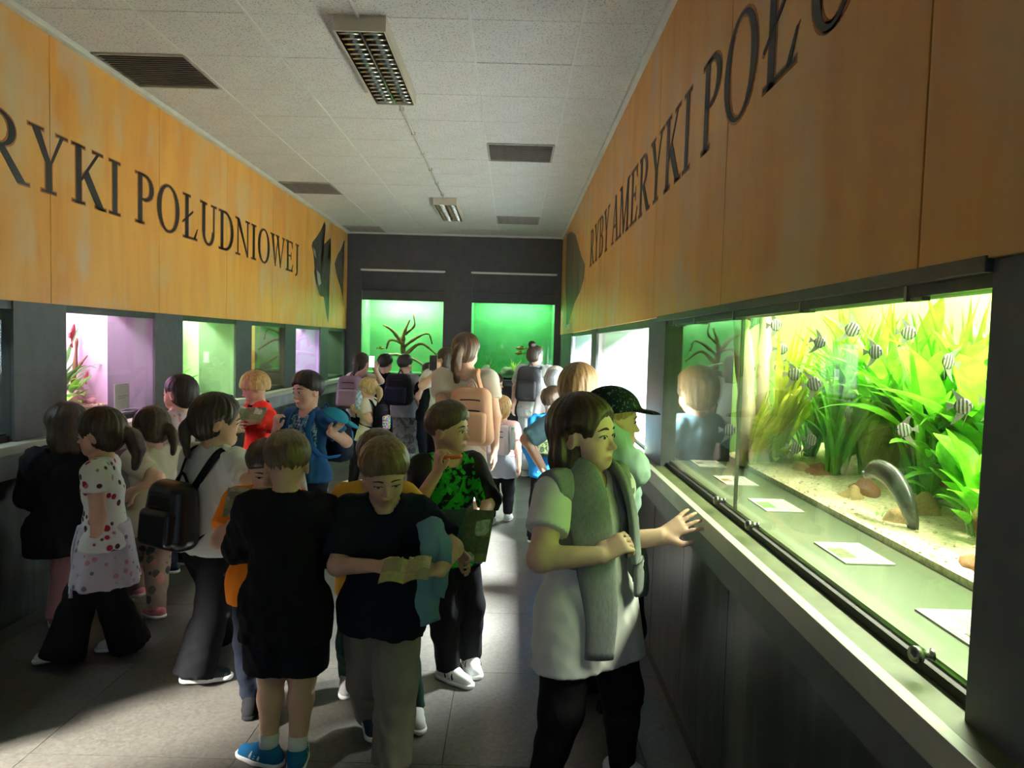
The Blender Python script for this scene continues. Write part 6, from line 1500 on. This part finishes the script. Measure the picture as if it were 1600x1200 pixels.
lav = cloth((.36, .24, .35)); backpack(b, 'lavender backpack with dark zips on the girl filming the tank', lav, cloth((.42, .29, .40)), size=(.31, .16, .38), off=(-.06, 0), drop=.02)
b = person('black-haired boy in black T-shirt watching the tall green aquarium', (-1.80, 10.25), 5, 1.385, vox=.010, head=(25, 0, 0), fl=(-1.86, 10.25), fr=(-1.74, 10.27)); b.hair(BLK, 'short', vol=.02); b.top(BK, .7, -.06, .016, 't_shirt'); b.pants(NAVY); b.shoes(BK)
b = person('boy in grey camouflage trousers with a large black backpack', (-1.475, 9.95), 14, 1.395, vox=.010, head=(15, 0, 0), fl=(-1.55, 9.95), fr=(-1.40, 9.97)); b.hair(DKBR, 'short', vol=.0); b.top(cloth((.30, .30, .32)), .7, -.09, .018, 't_shirt'); b.pants(cloth((.10, .10, .10), .85, 'blotch', (.22, .22, .21), 16), .03, (.072, .064, .06, .052)); b.shoes(WHITE)
backpack(b, 'large black backpack with a red strip on the boy in camouflage trousers', cloth((.012, .013, .018), .6), cloth((.016, .016, .030), .6), size=(.34, .20, .40))
b = person('child in black T-shirt pointing, beside the boy with the large black backpack', (-1.10, 9.6), -30, 1.30, vox=.010, head=(-25, 0, 0), wl=(662, 602, 9.4), elw=(-.5, 0, -1), fl=(-1.15, 9.6), fr=(-1.04, 9.62)); b.hair(DKBR, 'short'); b.top(BK, .7, -.06, .016, 't_shirt'); b.pants(NAVY); b.shoes(WHITE)
b = person('blonde girl with ponytail in cream T-shirt holding a blue patterned bottle', (-1.555, 7.85), -78, 1.19, vox=.008, head=(4, -6, 0), wl=(560, 643, 7.72), wr=(563, 645, 7.95), elw=(.7, -.3, -.7), erw=(.7, .3, -.7), fl=(-1.70, 7.80), fr=(-1.55, 7.95)); b.eyes()
b.hair((.46, .31, .13), 'tied', tail=[(0, -.46, .52), (0, -.66, .38), (0, -.66, .05), (0, -.56, -.2)], tail_r=.12, tie=BK, vol=.02); b.top(cloth((.60, .54, .42)), .6, -.05, .016, 't_shirt'); b.pants(BK); b.shoes(WHITE)
bottle(atY(560.5, 640, 7.70), (0, 0, 1), .20, .035, cloth((.20, .36, .55), .35, 'blotch', (.55, .66, .75), 40), 'blue and white patterned bottle held by the blonde girl')
backpack(b, 'black backpack covered in coloured sequins on the blonde girl', BK, cloth((.1, .1, .3), .25, 'sequin', None, 70), size=(.25, .13, .32), drop=.03)
